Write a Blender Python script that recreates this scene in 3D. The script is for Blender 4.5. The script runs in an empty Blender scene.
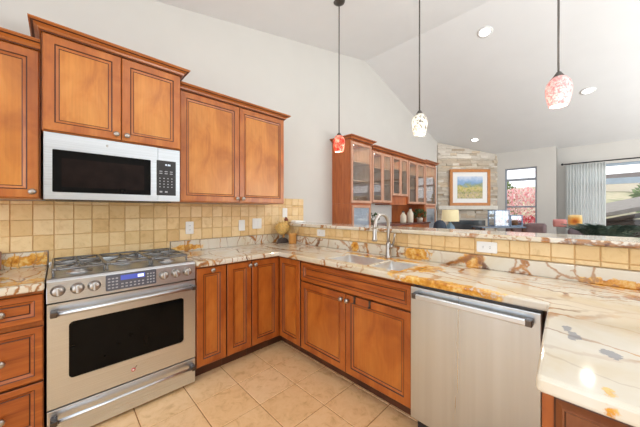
import bpy, bmesh, math, random
from mathutils import Vector, Matrix
random.seed(7)
D = bpy.data
SC = bpy.context.scene
COL = SC.collection
PI = math.pi

# ------------------------------------------------------------------ camera, world, lights, exposure
AZ = math.radians(45.376)
cam = D.objects.new('camera', D.cameras.new('camera'))
COL.objects.link(cam)
cam.location = (0, 0, 1.30)
cam.rotation_euler = (PI / 2, 0, AZ - PI / 2)
cam.data.sensor_width = 36
cam.data.lens = 265 / 640 * 36
cam.data.shift_y = -3 / 640
cam.data.clip_start = 0.02
SC.camera = cam

world = D.worlds.new('world'); SC.world = world; world.use_nodes = True
bg = world.node_tree.nodes['Background']
bg.inputs['Color'].default_value = (0.93, 0.965, 1.0, 1)
bg.inputs['Strength'].default_value = 1.7

def area(name, loc, rot, sx, sy, power, color=(1, 1, 1)):
    l = D.lights.new(name, 'AREA'); l.shape = 'RECTANGLE'; l.size = sx; l.size_y = sy
    l.energy = power; l.color = color
    o = D.objects.new(name, l); COL.objects.link(o); o.location = loc; o.rotation_euler = rot
    return o
# added fill light in place of unseen windows behind the camera
area('fill_light_near', (-1.985, -0.3, 1.5), (PI/2, 0, -PI/2), 4.5, 2.5, 44, (0.90, 0.96, 1.0))
# unseen uplights, added to brighten the vaulted ceiling, one in each half of the room
area('fill_uplight_kitchen', (1.4, -1.2, 1.35), (PI, 0, 0), 1.3, 1.3, 90, (0.90, 0.96, 1.0))
area('fill_uplight_living', (5.2, -2.5, 1.3), (PI, 0, 0), 2.6, 2.6, 66, (0.92, 0.97, 1.0))
area('fill_light_living', (5.6, -3.9, 1.4), (PI/2, 0, 0), 4.2, 2.1, 105, (0.97, 0.99, 1.0))  # added fill light; acts as a window the right wall lacks
sun = D.lights.new('sun', 'SUN'); sun.energy = 1.6; sun.angle = 0.02; sun.color = (1, 0.96, 0.9)
so = D.objects.new('sun', sun); COL.objects.link(so); so.rotation_euler = (math.radians(38), 0, math.radians(30))
SC.view_settings.view_transform = 'Standard'
SC.view_settings.look = 'None'
SC.view_settings.gamma = 1
SC.view_settings.use_curve_mapping = False
SC.view_settings.exposure = 0.0

# ------------------------------------------------------------------ material helpers
def srgb(r, g, b):
    f = lambda c: (c / 255 / 12.92) if c <= 10 else ((c / 255 + .055) / 1.055) ** 2.4
    return (f(r), f(g), f(b), 1)

class NT:
    def __init__(s, name):
        s.m = D.materials.new(name); s.m.use_nodes = True
        s.t = s.m.node_tree; s.b = s.t.nodes['Principled BSDF']
    def n(s, typ, **kw):
        nd = s.t.nodes.new(typ)
        for k, v in kw.items():
            if hasattr(nd, k): setattr(nd, k, v)
            else: nd.inputs[k].default_value = v
        return nd
    def l(s, a, b): s.t.links.new(a, b)
    def coord(s, scale=(1, 1, 1), rot=(0, 0, 0)):
        tc = s.n('ShaderNodeTexCoord'); mp = s.n('ShaderNodeMapping')
        mp.inputs['Scale'].default_value = scale; mp.inputs['Rotation'].default_value = rot
        s.l(tc.outputs['Object'], mp.inputs['Vector']); return mp.outputs[0]
    def noise(s, vec, scale, detail=3, rough=.5, dist=0):
        nd = s.n('ShaderNodeTexNoise'); nd.inputs['Scale'].default_value = scale
        nd.inputs['Detail'].default_value = detail; nd.inputs['Roughness'].default_value = rough
        nd.inputs['Distortion'].default_value = dist
        s.l(vec, nd.inputs['Vector']); return nd
    def ramp(s, fac, stops, interp='LINEAR'):
        r = s.n('ShaderNodeValToRGB'); cr = r.color_ramp; cr.interpolation = interp
        while len(cr.elements) < len(stops): cr.elements.new(0.5)
        for e, (p, c) in zip(cr.elements, stops):
            e.position = p; e.color = c if len(c) == 4 else (*c, 1)
        s.l(fac, r.inputs[0]); return r.outputs[0]
    def mix(s, fac, a, b, mode='MIX'):
        m = s.n('ShaderNodeMix'); m.data_type = 'RGBA'; m.blend_type = mode
        for sock, v in ((m.inputs[0], fac), (m.inputs[6], a), (m.inputs[7], b)):
            if isinstance(v, (int, float, tuple)): sock.default_value = v
            else: s.l(v, sock)
        return m.outputs[2]
    def math(s, op, a, b=0.0):
        m = s.n('ShaderNodeMath'); m.operation = op
        for sock, v in ((m.inputs[0], a), (m.inputs[1], b)):
            if isinstance(v, (int, float)): sock.default_value = v
            else: s.l(v, sock)
        return m.outputs[0]
    def bump(s, h, strength=.2, dist=.01):
        b = s.n('ShaderNodeBump'); b.inputs['Strength'].default_value = strength
        b.inputs['Distance'].default_value = dist
        s.l(h, b.inputs['Height']); s.l(b.outputs[0], s.b.inputs['Normal'])
    def base(s, v):
        if isinstance(v, tuple): s.b.inputs['Base Color'].default_value = v
        else: s.l(v, s.b.inputs['Base Color'])

def plain(name, col, rough=.5, metal=0.0, var=.06, scale=14, bump=0.0, coat=0.0, emit=None, es=0, trans=0):
    t = NT(name); v = t.coord()
    n = t.noise(v, scale, 3)
    lo = tuple(c * (1 - var) for c in col[:3]) + (1,); hi = tuple(min(1, c * (1 + var)) for c in col[:3]) + (1,)
    t.base(t.ramp(n.outputs[0], [(.3, lo), (.7, hi)]))
    t.b.inputs['Roughness'].default_value = rough; t.b.inputs['Metallic'].default_value = metal
    if name in ('black_glass', 'microwave_mesh'): t.b.inputs['Specular IOR Level'].default_value = .12
    t.b.inputs['Coat Weight'].default_value = coat
    if trans: t.b.inputs['Transmission Weight'].default_value = trans
    if bump: t.bump(n.outputs[0], bump)
    if emit:
        t.b.inputs['Emission Color'].default_value = emit; t.b.inputs['Emission Strength'].default_value = es
    return t.m

def wood(name, c_lo, c_mid, c_hi, rough=.32, coat=.25, horiz=False):
    t = NT(name)
    v = t.coord((2.0, 9, .9) if not horiz else (.9, 9, 9))
    n1 = t.noise(v, 3.5, 4, .55, .6)
    v2 = t.coord((40, 40, 1.6) if not horiz else (1.6, 40, 40))
    n2 = t.noise(v2, 2.0, 3)
    v3 = t.coord((1, 1, 1)); n3 = t.noise(v3, 2.3, 2)
    a = t.ramp(n1.outputs[0], [(.28, c_lo), (.5, c_mid), (.74, c_hi)])
    b = t.ramp(n2.outputs[0], [(.3, (.80, .78, .76)), (.6, (1, 1, 1))])
    c = t.mix(.55, a, b, 'MULTIPLY')
    d = t.ramp(n3.outputs[0], [(.3, (.86, .84, .82)), (.7, (1.0, 1.0, 1.0))])
    t.base(t.mix(1.0, c, d, 'MULTIPLY'))
    t.b.inputs['Roughness'].default_value = rough; t.b.inputs['Coat Weight'].default_value = coat
    t.b.inputs['Coat Roughness'].default_value = .2
    t.bump(n2.outputs[0], .04)
    return t.m

def steel(name, col=(.72, .73, .74), rough=.28, axis='x', amt=.10):
    t = NT(name)
    sc = {'x': (.6, 30, 260), 'z': (9, 9, .25), 'none': (8, 8, 8)}[axis]
    n = t.noise(t.coord(sc), 2.2, 3)
    lo = tuple(c * (1 - amt) for c in col); hi = tuple(min(1, c * (1 + amt)) for c in col)
    t.base(t.ramp(n.outputs[0], [(.35, lo), (.65, hi)]))
    t.b.inputs['Metallic'].default_value = 1
    t.l(t.math('MULTIPLY_ADD', n.outputs[0], .12), t.b.inputs['Roughness'])
    t.t.nodes[-1].inputs[2].default_value = rough - .06
    if axis != 'z': t.bump(n.outputs[0], .05, .004)
    return t.m

def granite(name, gold_pts=(), blue_pts=(), rot=.5):
    t = NT(name)
    tc = t.n('ShaderNodeTexCoord'); P = tc.outputs['Object']
    warp = t.noise(P, 3.0, 5, .62)
    wv = t.n('ShaderNodeVectorMath'); wv.operation = 'MULTIPLY_ADD'
    t.l(warp.outputs['Color'], wv.inputs[0]); wv.inputs[1].default_value = (.20, .20, .20); t.l(P, wv.inputs[2])
    def vein(scale, w, soft, ro=rot, sy=.40):
        mp = t.n('ShaderNodeMapping'); mp.inputs['Rotation'].default_value = (0, 0, ro); mp.inputs['Scale'].default_value = (1.0, sy, .22)
        t.l(wv.outputs[0], mp.inputs['Vector'])
        vo = t.n('ShaderNodeTexVoronoi'); vo.feature = 'DISTANCE_TO_EDGE'; vo.inputs['Scale'].default_value = scale
        t.l(mp.outputs[0], vo.inputs['Vector'])
        return t.ramp(vo.outputs['Distance'], [(0, (1, 1, 1)), (w, (.8, .8, .8)), (w + soft, (0, 0, 0))])
    base_n = t.noise(P, 3.2, 4, .6, .5)
    base = t.ramp(base_n.outputs[0], [(.3, srgb(214, 198, 166)), (.5, srgb(221, 212, 194)), (.72, srgb(227, 222, 211))])
    # warm golden clouds
    gn = t.noise(P, 2.1, 5, .62, 1.0)
    gmask = t.ramp(gn.outputs[0], [(.64, (0, 0, 0)), (.72, (.6, .6, .6))])
    fine = t.noise(P, 26, 4, .65)
    gcol = t.ramp(fine.outputs[0], [(.32, srgb(176, 104, 34)), (.5, srgb(222, 158, 60)), (.68, srgb(243, 214, 140))])
    def blob(pts, src, amp=1.8):
        for (x, y, z, rx, ry, rz) in pts:
            vm = t.n('ShaderNodeVectorMath'); vm.operation = 'SUBTRACT'; vm.inputs[1].default_value = (x, y, z); t.l(P, vm.inputs[0])
            vs = t.n('ShaderNodeVectorMath'); vs.operation = 'DIVIDE'; vs.inputs[1].default_value = (rx, ry, rz); t.l(vm.outputs[0], vs.inputs[0])
            ln = t.n('ShaderNodeVectorMath'); ln.operation = 'LENGTH'; t.l(vs.outputs[0], ln.inputs[0])
            m = t.math('SUBTRACT', 1.0, ln.outputs['Value'])
            m = t.math('ADD', m, t.math('MULTIPLY', t.math('SUBTRACT', fine.outputs[0], .5), amp))
            m = t.ramp(m, [(.0, (0, 0, 0)), (.16, (1, 1, 1))])
            src = t.mix(1.0, src, m, 'LIGHTEN') if src is not None else m
        return src
    gmask = blob(gold_pts, gmask)
    c = t.mix(gmask, base, gcol)
    vm1 = t.noise(P, 1.7, 2)
    vcn = t.noise(P, 7, 2)
    vc = t.ramp(vcn.outputs[0], [(.35, srgb(104, 60, 32)), (.52, srgb(168, 106, 40)), (.66, srgb(206, 142, 52))])
    k1 = t.ramp(vm1.outputs[0], [(.36, (.2, .2, .2)), (.44, (1, 1, 1))])
    v1 = t.mix(1.0, vein(5.6, .016, .014, .75, .34), k1, 'MULTIPLY')
    c = t.mix(v1, c, vc)
    k2 = t.ramp(vm1.outputs[0], [(.42, (.0, .0, .0)), (.54, (.9, .9, .9))])
    v2 = t.mix(1.0, vein(12, .014, .020, -.35, .34), k2, 'MULTIPLY')
    c = t.mix(v2, c, srgb(176, 128, 84))
    if blue_pts:
        bm_ = blob(blue_pts, None, 3.4)
        c = t.mix(t.math('MULTIPLY', bm_, .7), c, srgb(120, 126, 140))
    t.base(c)
    t.b.inputs['Roughness'].default_value = .09
    t.b.inputs['Coat Weight'].default_value = .15
    return t.m

def tile_mat(name, cols, rough=.45, vein=.5, nscale=9):
    t = NT(name)
    g = t.n('ShaderNodeNewGeometry')
    tint = t.ramp(g.outputs['Random Per Island'], cols)
    off = t.n('ShaderNodeVectorMath'); off.operation = 'MULTIPLY_ADD'
    tc = t.n('ShaderNodeTexCoord')
    cmb = t.n('ShaderNodeCombineXYZ')
    r = t.math('MULTIPLY', g.outputs['Random Per Island'], 37.0)
    for i in range(3): t.l(r, cmb.inputs[i])
    off.inputs[1].default_value = (1, 1, 1); t.l(tc.outputs['Object'], off.inputs[0]); t.l(cmb.outputs[0], off.inputs[2])
    n = t.noise(off.outputs[0], nscale, 6, .68, .8)
    m = t.ramp(n.outputs[0], [(.28, (.72, .62, .48)), (.46, (.95, .92, .86)), (.62, (1, 1, 1)), (.8, (.86, .78, .64))])
    c = t.mix(vein, tint, m, 'MULTIPLY')
    pit = t.noise(off.outputs[0], nscale * 6, 3, .7)
    pm = t.ramp(pit.outputs[0], [(.24, (.6, .48, .36)), (.34, (1, 1, 1))])
    c = t.mix(.7, c, pm, 'MULTIPLY')
    t.base(c); t.b.inputs['Roughness'].default_value = rough
    t.bump(n.outputs[0], .12, .004)
    return t.m

def glass(name, tint=(1, 1, 1, 1), fac=.18):
    m = D.materials.new(name); m.use_nodes = True; t = m.node_tree; t.nodes.clear()
    o = t.nodes.new('ShaderNodeOutputMaterial'); mx = t.nodes.new('ShaderNodeMixShader')
    tr = t.nodes.new('ShaderNodeBsdfTransparent'); gl = t.nodes.new('ShaderNodeBsdfGlossy')
    fr = t.nodes.new('ShaderNodeLayerWeight'); fr.inputs[0].default_value = .5
    pw = t.nodes.new('ShaderNodeMath'); pw.operation = 'POWER'; pw.inputs[1].default_value = 4
    ad = t.nodes.new('ShaderNodeMath'); ad.operation = 'MULTIPLY_ADD'; ad.inputs[1].default_value = .5; ad.inputs[2].default_value = fac
    t.links.new(fr.outputs['Facing'], pw.inputs[0]); t.links.new(pw.outputs[0], ad.inputs[0]); t.links.new(ad.outputs[0], mx.inputs[0])
    tr.inputs[0].default_value = tint; gl.inputs['Roughness'].default_value = .02
    t.links.new(tr.outputs[0], mx.inputs[1]); t.links.new(gl.outputs[0], mx.inputs[2]); t.links.new(mx.outputs[0], o.inputs[0])
    return m

def shade_glass(name, c1, c2, c3, scale=26):
    m = D.materials.new(name); m.use_nodes = True; t = NT.__new__(NT); t.m = m; t.t = m.node_tree
    t.t.nodes.clear()
    o = t.n('ShaderNodeOutputMaterial'); v = t.coord()
    n = t.noise(v, scale, 3, .6, .6)
    col = t.ramp(n.outputs[0], [(.38, c1), (.5, c2), (.6, c3)])
    tr = t.n('ShaderNodeBsdfTranslucent'); df = t.n('ShaderNodeBsdfPrincipled'); mx = t.n('ShaderNodeMixShader')
    t.l(col, tr.inputs[0]); t.l(col, df.inputs['Base Color']); df.inputs['Roughness'].default_value = .12
    mx.inputs[0].default_value = .5
    t.l(tr.outputs[0], mx.inputs[1]); t.l(df.outputs[0], mx.inputs[2]); t.l(mx.outputs[0], o.inputs[0])
    return m

# ------------------------------------------------------------------ materials
M = {}
M['paint'] = plain('wall_paint', srgb(215, 213, 208), .6, var=.015, scale=3)
M['ceil'] = plain('ceiling_paint', srgb(231, 232, 233), .7, var=.012, scale=3)
M['white'] = plain('white_plastic', srgb(240, 240, 238), .35, var=.01)
M['maple'] = wood('maple_wood', srgb(160, 84, 32), srgb(188, 108, 46), srgb(208, 132, 62))
M['maple_h'] = wood('maple_wood_horizontal', srgb(160, 86, 36), srgb(182, 106, 46), srgb(198, 124, 62), horiz=True)
M['maple_shaded'] = wood('maple_wood_shaded', srgb(146, 68, 24), srgb(176, 92, 34), srgb(198, 114, 46))  # same maple, with the redder, dimmer light low down put into its colour
M['maple_shaded_h'] = wood('maple_wood_shaded_horizontal', srgb(146, 68, 24), srgb(176, 92, 34), srgb(198, 114, 46), horiz=True)
M['maple_panel'] = wood('maple_panel_wood', srgb(180, 104, 38), srgb(208, 132, 54), srgb(222, 152, 72))
M['shaded_panel'] = wood('maple_shaded_panel_wood', srgb(160, 80, 26), srgb(190, 106, 38), srgb(206, 126, 52))  # panel maple, its colour darkened likewise for the low light
M['glaze'] = plain('dark_glaze', srgb(78, 40, 22), .4, var=.15)
M['toe'] = wood('dark_wood', srgb(74, 40, 24), srgb(92, 52, 30), srgb(110, 66, 40), .5, 0)
M['inside'] = wood('cabinet_interior', srgb(190, 150, 110), srgb(204, 166, 126), srgb(214, 180, 142), .5, 0)
M['hutch'] = wood('cherry_wood', srgb(164, 84, 40), srgb(190, 104, 52), srgb(206, 122, 66))
M['hutch_pale'] = wood('pale_door_frame_wood', srgb(196, 142, 112), srgb(212, 160, 132), srgb(224, 178, 152))
M['pewter'] = steel('pewter', (.42, .39, .36), .38, 'none', .2)
M['steel'] = steel('brushed_steel', (.68, .73, .785), .30, 'x')
M['steel_v'] = steel('brushed_steel_vertical', (.60, .65, .695), .30, 'z', .05)
M['steel_dark'] = steel('dark_steel', (.14, .12, .11), .35, 'none')
M['chrome'] = steel('satin_nickel', (.50, .475, .45), .30, 'none', .04)
M['sink'] = steel('sink_steel', (.70, .70, .70), .42, 'none', .05)
M['black_glass'] = plain('black_glass', (.004, .004, .004, 1), .05, var=.2)
M['black'] = plain('black_plastic', (.02, .02, .022, 1), .35, var=.2)
M['iron'] = plain('cast_iron', (.22, .22, .22, 1), .3, .7, var=.2, bump=.1)
M['burner'] = steel('burner_alloy', (.62, .62, .62), .4, 'none', .1)
M['grey_btn'] = plain('grey_marking', srgb(168, 170, 176), .5)
M['display'] = plain('display_blue', srgb(70, 80, 150), .2, emit=srgb(90, 110, 220), es=.45)
M['lcd'] = plain('display_white', srgb(220, 230, 240), .3, emit=srgb(225, 235, 245), es=.9)
M['panel_grey'] = plain('panel_grey', srgb(92, 94, 104), .25)
M['red'] = plain('badge_red', srgb(186, 60, 60), .4)
M['travertine'] = tile_mat('travertine_tile', [(0, srgb(226, 190, 134)), (.3, srgb(240, 208, 154)), (.6, srgb(244, 217, 170)), (1, srgb(232, 198, 140))], vein=.75, nscale=13)
M['grout'] = plain('grout', srgb(212, 174, 122), .8, bump=.1)
M['floor_tile'] = tile_mat('floor_tile', [(0, srgb(240, 200, 150)), (.4, srgb(243, 205, 157)), (.7, srgb(241, 201, 152)), (1, srgb(246, 210, 164))], .33, 1.0, 14)
M['floor_grout'] = plain('floor_grout', srgb(160, 112, 72), .8)
M['carpet'] = plain('living_floor', srgb(190, 172, 150), .9, bump=.3, scale=60)
M['stone'] = None
GOLD = [(2.02, .56, .955, .07, .085, .06), (2.02, -.11, .925, .07, .16, .028), (2.02, 1.56, .96, .06, .05, .06), (2.02, .95, .96, .06, .12, .06),
        (1.74, .74, .914, .13, .09, .05), (1.47, .55, .89, .045, .30, .05), (1.55, .86, .914, .10, .05, .03), (.88, 2.68, .95, .14, .06, .03),
        (1.89, 1.2, .914, .05, .36, .02), (.83, -.03, .885, .04, .02, .03), (1.2, .03, .914, .0, .0, .0)]
GOLD = [g for g in GOLD if g[3] > 0]
M['granite'] = granite('granite_cream_gold', GOLD, [(1.19, .052, .914, .03, .014, .03), (1.13, .03, .914, .035, .018, .03), (1.06, -.04, .914, .03, .018, .03)], .45)
M['granite_l'] = granite('granite_cream_gold_left', [(-.15, 2.14, .914, .22, .07, .04), (-.12, 2.68, .96, .18, .04, .045), (-.3, 2.3, .914, .1, .1, .03)], (), -.9)
M['pane'] = glass('window_glass', (1, 1, 1, 1), .02)
M['cab_glass'] = glass('cabinet_glass', (.98, .98, .98, 1), .12)

# ------------------------------------------------------------------ mesh helpers
class MB:
    def __init__(s): s.v = []; s.f = []; s.m = []; s.s = []
    def face(s, idx, mi=0, sm=False): s.f.append(tuple(idx)); s.m.append(mi); s.s.append(sm)
    def add(s, pts): k = len(s.v); s.v += [tuple(p) for p in pts]; return k
    def box(s, x0, x1, y0, y1, z0, z1, mi=0):
        k = s.add([(x0, y0, z0), (x1, y0, z0), (x1, y1, z0), (x0, y1, z0), (x0, y0, z1), (x1, y0, z1), (x1, y1, z1), (x0, y1, z1)])
        for q in ((0, 3, 2, 1), (4, 5, 6, 7), (0, 1, 5, 4), (1, 2, 6, 5), (2, 3, 7, 6), (3, 0, 4, 7)): s.face([k + i for i in q], mi)
        return s
    def obox(s, c, size, M3=None, mi=0):
        sx, sy, sz = (a / 2 for a in size); pts = []
        for z in (-sz, sz):
            for x, y in ((-sx, -sy), (sx, -sy), (sx, sy), (-sx, sy)):
                p = Vector((x, y, z)); p = (M3 @ p if M3 else p) + Vector(c); pts.append(p)
        k = s.add(pts)
        for q in ((0, 3, 2, 1), (4, 5, 6, 7), (0, 1, 5, 4), (1, 2, 6, 5), (2, 3, 7, 6), (3, 0, 4, 7)): s.face([k + i for i in q], mi)
        return s
    def lathe(s, prof, c=(0, 0, 0), axis='z', seg=24, mi=0, mis=None, rotM=None):
        A = {'z': Matrix.Identity(3), 'y': Matrix.Rotation(PI / 2, 3, 'X'), 'x': Matrix.Rotation(PI / 2, 3, 'Y')}[axis]
        if rotM: A = rotM
        rows = []
        for (r, z) in prof:
            if r < 1e-6: rows.append([s.add([A @ Vector((0, 0, z)) + Vector(c)])])
            else:
                k = s.add([A @ Vector((r * math.cos(2 * PI * i / seg), r * math.sin(2 * PI * i / seg), z)) + Vector(c) for i in range(seg)])
                rows.append(list(range(k, k + seg)))
        for j in range(len(rows) - 1):
            a, b = rows[j], rows[j + 1]; m = mis[j] if mis else mi
            for i in range(seg):
                i2 = (i + 1) % seg
                if len(a) == 1 and len(b) == 1: continue
                if len(a) == 1: s.face((a[0], b[i2], b[i]), m, True)
                elif len(b) == 1: s.face((a[i], a[i2], b[0]), m, True)
                else: s.face((a[i], a[i2], b[i2], b[i]), m, True)
        return s
    def tube(s, pts, r, seg=10, mi=0, cap=True):
        pts = [Vector(p) for p in pts]; rows = []; n = len(pts); up = None
        for i, p in enumerate(pts):
            t = (pts[min(i + 1, n - 1)] - pts[max(i - 1, 0)]).normalized()
            if up is None:
                up = Vector((0, 0, 1)) if abs(t.z) < .9 else Vector((0, 1, 0))
            a = t.cross(up).normalized(); b = a.cross(t).normalized(); up = b
            rr = r[i] if isinstance(r, (list, tuple)) else r
            k = s.add([p + a * rr * math.cos(2 * PI * j / seg) + b * rr * math.sin(2 * PI * j / seg) for j in range(seg)])
            rows.append(k)
        for i in range(n - 1):
            for j in range(seg):
                j2 = (j + 1) % seg
                s.face((rows[i] + j, rows[i] + j2, rows[i + 1] + j2, rows[i + 1] + j), mi, True)
        if cap:
            s.face([rows[0] + j for j in range(seg)][::-1], mi); s.face([rows[-1] + j for j in range(seg)], mi)
        return s
    def prism(s, poly, y0, y1, mi=0, plane='xz'):
        """extrude 2-D polygon"""
        def mk(p, q): return {'xz': (p[0], q, p[1]), 'xy': (p[0], p[1], q), 'yz': (q, p[0], p[1])}[plane]
        k = s.add([mk(p, y0) for p in poly] + [mk(p, y1) for p in poly]); n = len(poly)
        s.face(range(k, k + n), mi); s.face([k + n + i for i in range(n)][::-1], mi)
        for i in range(n): j = (i + 1) % n; s.face((k + i, k + n + i, k + n + j, k + j), mi)
        return s
    def rings(s, w, h, prof, mi_list, x0=0, z0=0, close=True, corner=None):
        """concentric rectangles in the xz plane, prof = [(inset, y)]; builds stepped door fronts"""
        prev = None
        for n, (ins, y) in enumerate(prof):
            k = s.add([(x0 + ins, y, z0 + ins), (x0 + w - ins, y, z0 + ins), (x0 + w - ins, y, z0 + h - ins), (x0 + ins, y, z0 + h - ins)])
            if prev is not None:
                for i in range(4):
                    j = (i + 1) % 4; s.face((prev + i, prev + j, k + j, k + i), mi_list[n - 1])
            elif close: s.face((k + 3, k + 2, k + 1, k), mi_list[0])
            prev = k
        if close: s.face((prev, prev + 1, prev + 2, prev + 3), mi_list[-1])
        return prev
    def build(s, name, mats, parent=None, bevel=0, loc=None, fix=True, seg=2):
        me = D.meshes.new(name); me.from_pydata(s.v, [], s.f)
        for m in (mats if isinstance(mats, (list, tuple)) else [mats]): me.materials.append(m)
        for p, mi, sm in zip(me.polygons, s.m, s.s): p.material_index = mi; p.use_smooth = sm
        if fix:
            bm = bmesh.new(); bm.from_mesh(me); bmesh.ops.recalc_face_normals(bm, faces=bm.faces); bm.to_mesh(me); bm.free()
        o = D.objects.new(name, me); COL.objects.link(o)
        if parent: o.parent = parent
        if loc: o.location = loc
        if bevel:
            b = o.modifiers.new('Bevel', 'BEVEL'); b.width = bevel; b.segments = seg; b.limit_method = 'ANGLE'; b.angle_limit = math.radians(40)
        return o

def tag(o, label, cat, group=None):
    o['label'] = label; o['category'] = cat
    if group: o['group'] = group
    return o
def thing(name, label, cat, loc=(0, 0, 0), rz=0, group=None):
    o = D.objects.new(name, None); COL.objects.link(o); o.location = loc; o.rotation_euler = (0, 0, rz); o.empty_display_size = .1
    return tag(o, label, cat, group)
def struct(o): o['kind'] = 'structure'; return o
def copy_tree(o, parent=None):
    c = o.copy(); COL.objects.link(c); c.parent = parent
    for ch in [x for x in D.objects if x.parent == o and x != c]: copy_tree(ch, c)
    return c
def rrect(x0, x1, z0, z1, r, n=6):
    pts = []
    for cx, cz, a0 in ((x1 - r, z0 + r, -PI / 2), (x1 - r, z1 - r, 0), (x0 + r, z1 - r, PI / 2), (x0 + r, z0 + r, PI)):
        for i in range(n + 1): a = a0 + i * PI / 2 / n; pts.append((cx + r * math.cos(a), cz + r * math.sin(a)))
    return pts
def grid_slab(xs, ys, inside, z0, z1, mb=None):
    mb = mb or MB(); idx = {}
    def vtx(i, j, t):
        if (i, j, t) not in idx: idx[(i, j, t)] = mb.add([(xs[i], ys[j], z1 if t else z0)]) if not callable(xs) else None
        return idx[(i, j, t)]
    nx, ny = len(xs) - 1, len(ys) - 1
    cell = lambda i, j: 0 <= i < nx and 0 <= j < ny and inside((xs[i] + xs[i + 1]) / 2, (ys[j] + ys[j + 1]) / 2)
    for i in range(nx):
        for j in range(ny):
            if not cell(i, j): continue
            mb.face([vtx(i, j, 1), vtx(i + 1, j, 1), vtx(i + 1, j + 1, 1), vtx(i, j + 1, 1)])
            mb.face([vtx(i, j, 0), vtx(i, j + 1, 0), vtx(i + 1, j + 1, 0), vtx(i + 1, j, 0)])
            for di, dj, a, b in ((-1, 0, (i, j + 1), (i, j)), (1, 0, (i + 1, j), (i + 1, j + 1)), (0, -1, (i, j), (i + 1, j)), (0, 1, (i + 1, j + 1), (i, j + 1))):
                if not cell(i + di, j + dj):
                    mb.face([vtx(*a, 0), vtx(*b, 0), vtx(*b, 1), vtx(*a, 1)])
    return mb

# ------------------------------------------------------------------ setting
YW = 2.70            # left wall plane
XF = 7.92            # far wall plane
XR = 3.78            # ridge
def zc(x): return 3.183 + .2267 * (x - .705) if x <= XR else 3.88 - .2745 * (x - XR)
XN, YR = -2.0, -4.0  # near wall, right wall

# floor: kitchen tiles on a grout bed, living room beyond the bar
f = MB()
f.box(XN, 8.6, YR, YW, -.12, -.004, 1)
f.box(2.25, 8.6, YR, YW, -.004, 0.0, 2)
def tiles(mb, u0, u1, v0, v1, pu, pv, ou, ov, mk, gap, mi=0):
    i0 = math.floor((u0 - ou) / pu); i1 = math.ceil((u1 - ou) / pu)
    j0 = math.floor((v0 - ov) / pv); j1 = math.ceil((v1 - ov) / pv)
    for i in range(i0, i1):
        for j in range(j0, j1):
            a, b = max(u0, ou + i * pu + gap / 2), min(u1, ou + (i + 1) * pu - gap / 2)
            c, d = max(v0, ov + j * pv + gap / 2), min(v1, ov + (j + 1) * pv - gap / 2)
            if b - a < .008 or d - c < .006: continue
            mk(mb, a, b, c, d, mi)
def ft(mb, a, b, c, d, mi):
    e = .0025
    k = mb.add([(a, c, -.004), (b, c, -.004), (b, d, -.004), (a, d, -.004), (a + e, c + e, 0), (b - e, c + e, 0), (b - e, d - e, 0), (a + e, d - e, 0)])
    for q in ((4, 5, 6, 7), (0, 1, 5, 4), (1, 2, 6, 5), (2, 3, 7, 6), (3, 0, 4, 7)): mb.face([k + i for i in q], mi)
tiles(f, XN, 2.25, YR, YW, .3045, .3045, .657, 1.243, ft, .005, 0)
struct(f.build('floor', [M['floor_tile'], M['floor_grout'], M['carpet']], fix=False))

c = MB()
c.prism([(XN - .15, zc(XN - .15)), (XR, zc(XR)), (8.45, zc(8.45)), (8.45, zc(8.45) + .15), (XR, zc(XR) + .18), (XN - .15, zc(XN - .15) + .15)], YR - .15, YW + .15, 0, 'xz')
struct(c.build('ceiling', M['ceil']))
w = MB()
w.prism([(XN, 0), (8.3, 0), (8.3, zc(8.3) - .001), (XR, zc(XR) - .001), (XN, zc(XN) - .001)], YW, YW + .14, 0, 'xz')
struct(w.build('wall_left', M['paint']))

def wall_x(name, x0, x1, y0, y1, h, holes):
    """wall slab whose plane is x = const, with rectangular holes (y0,y1,z0,z1)"""
    ys = sorted({y0, y1, *[a for hh in holes for a in hh[:2]]}); zs = sorted({0, h, *[a for hh in holes for a in hh[2:]]})
    g = grid_slab(ys, zs, lambda a, b: not any(q[0] < a < q[1] and q[2] < b < q[3] for q in holes), x0, x1)
    g.v = [(p[2], p[0], p[1]) for p in g.v]
    return struct(g.build(name, M['paint']))
def wall_y(name, y0, y1, x0, x1, h, holes):
    xs = sorted({x0, x1, *[a for hh in holes for a in hh[:2]]}); zs = sorted({0, h, *[a for hh in holes for a in hh[2:]]})
    g = grid_slab(xs, zs, lambda a, b: not any(q[0] < a < q[1] and q[2] < b < q[3] for q in holes), y0, y1)
    g.v = [(p[0], p[2], p[1]) for p in g.v]
    return struct(g.build(name, M['paint']))
YC = .50             # corner where the far wall steps back
XG = 8.07            # plane of the wall with the sliding door
WIN = (.845, 1.462, .95, 2.33)
wall_x('wall_far', XF, XF + .14, YC, 1.75, zc(XF), [WIN])
wall_x('wall_far_corner', XF, XF + .14, 1.75, YW, zc(XF), [])
GL = (-2.6, .22, .05, 2.27)
wall_x('wall_far_door', XG, XG + .14, YR, YC, zc(XG), [GL])
r = MB(); r.box(XF + .001, XG, YC, YC + .06, 0, zc(XG) - .002); struct(r.build('wall_return', M['paint']))
wall_x('wall_near', XN - .14, XN, YR, YW, zc(XN), [(-2.4, 1.8, .40, 2.60)])
gr = MB(); gr.prism([(XN, 0), (8.3, 0), (8.3, zc(8.3) - .001), (XR, zc(XR) - .001), (XN, zc(XN) - .001)], YR - .14, YR, 0, 'xz')
struct(gr.build('wall_right', M['paint']))

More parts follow.
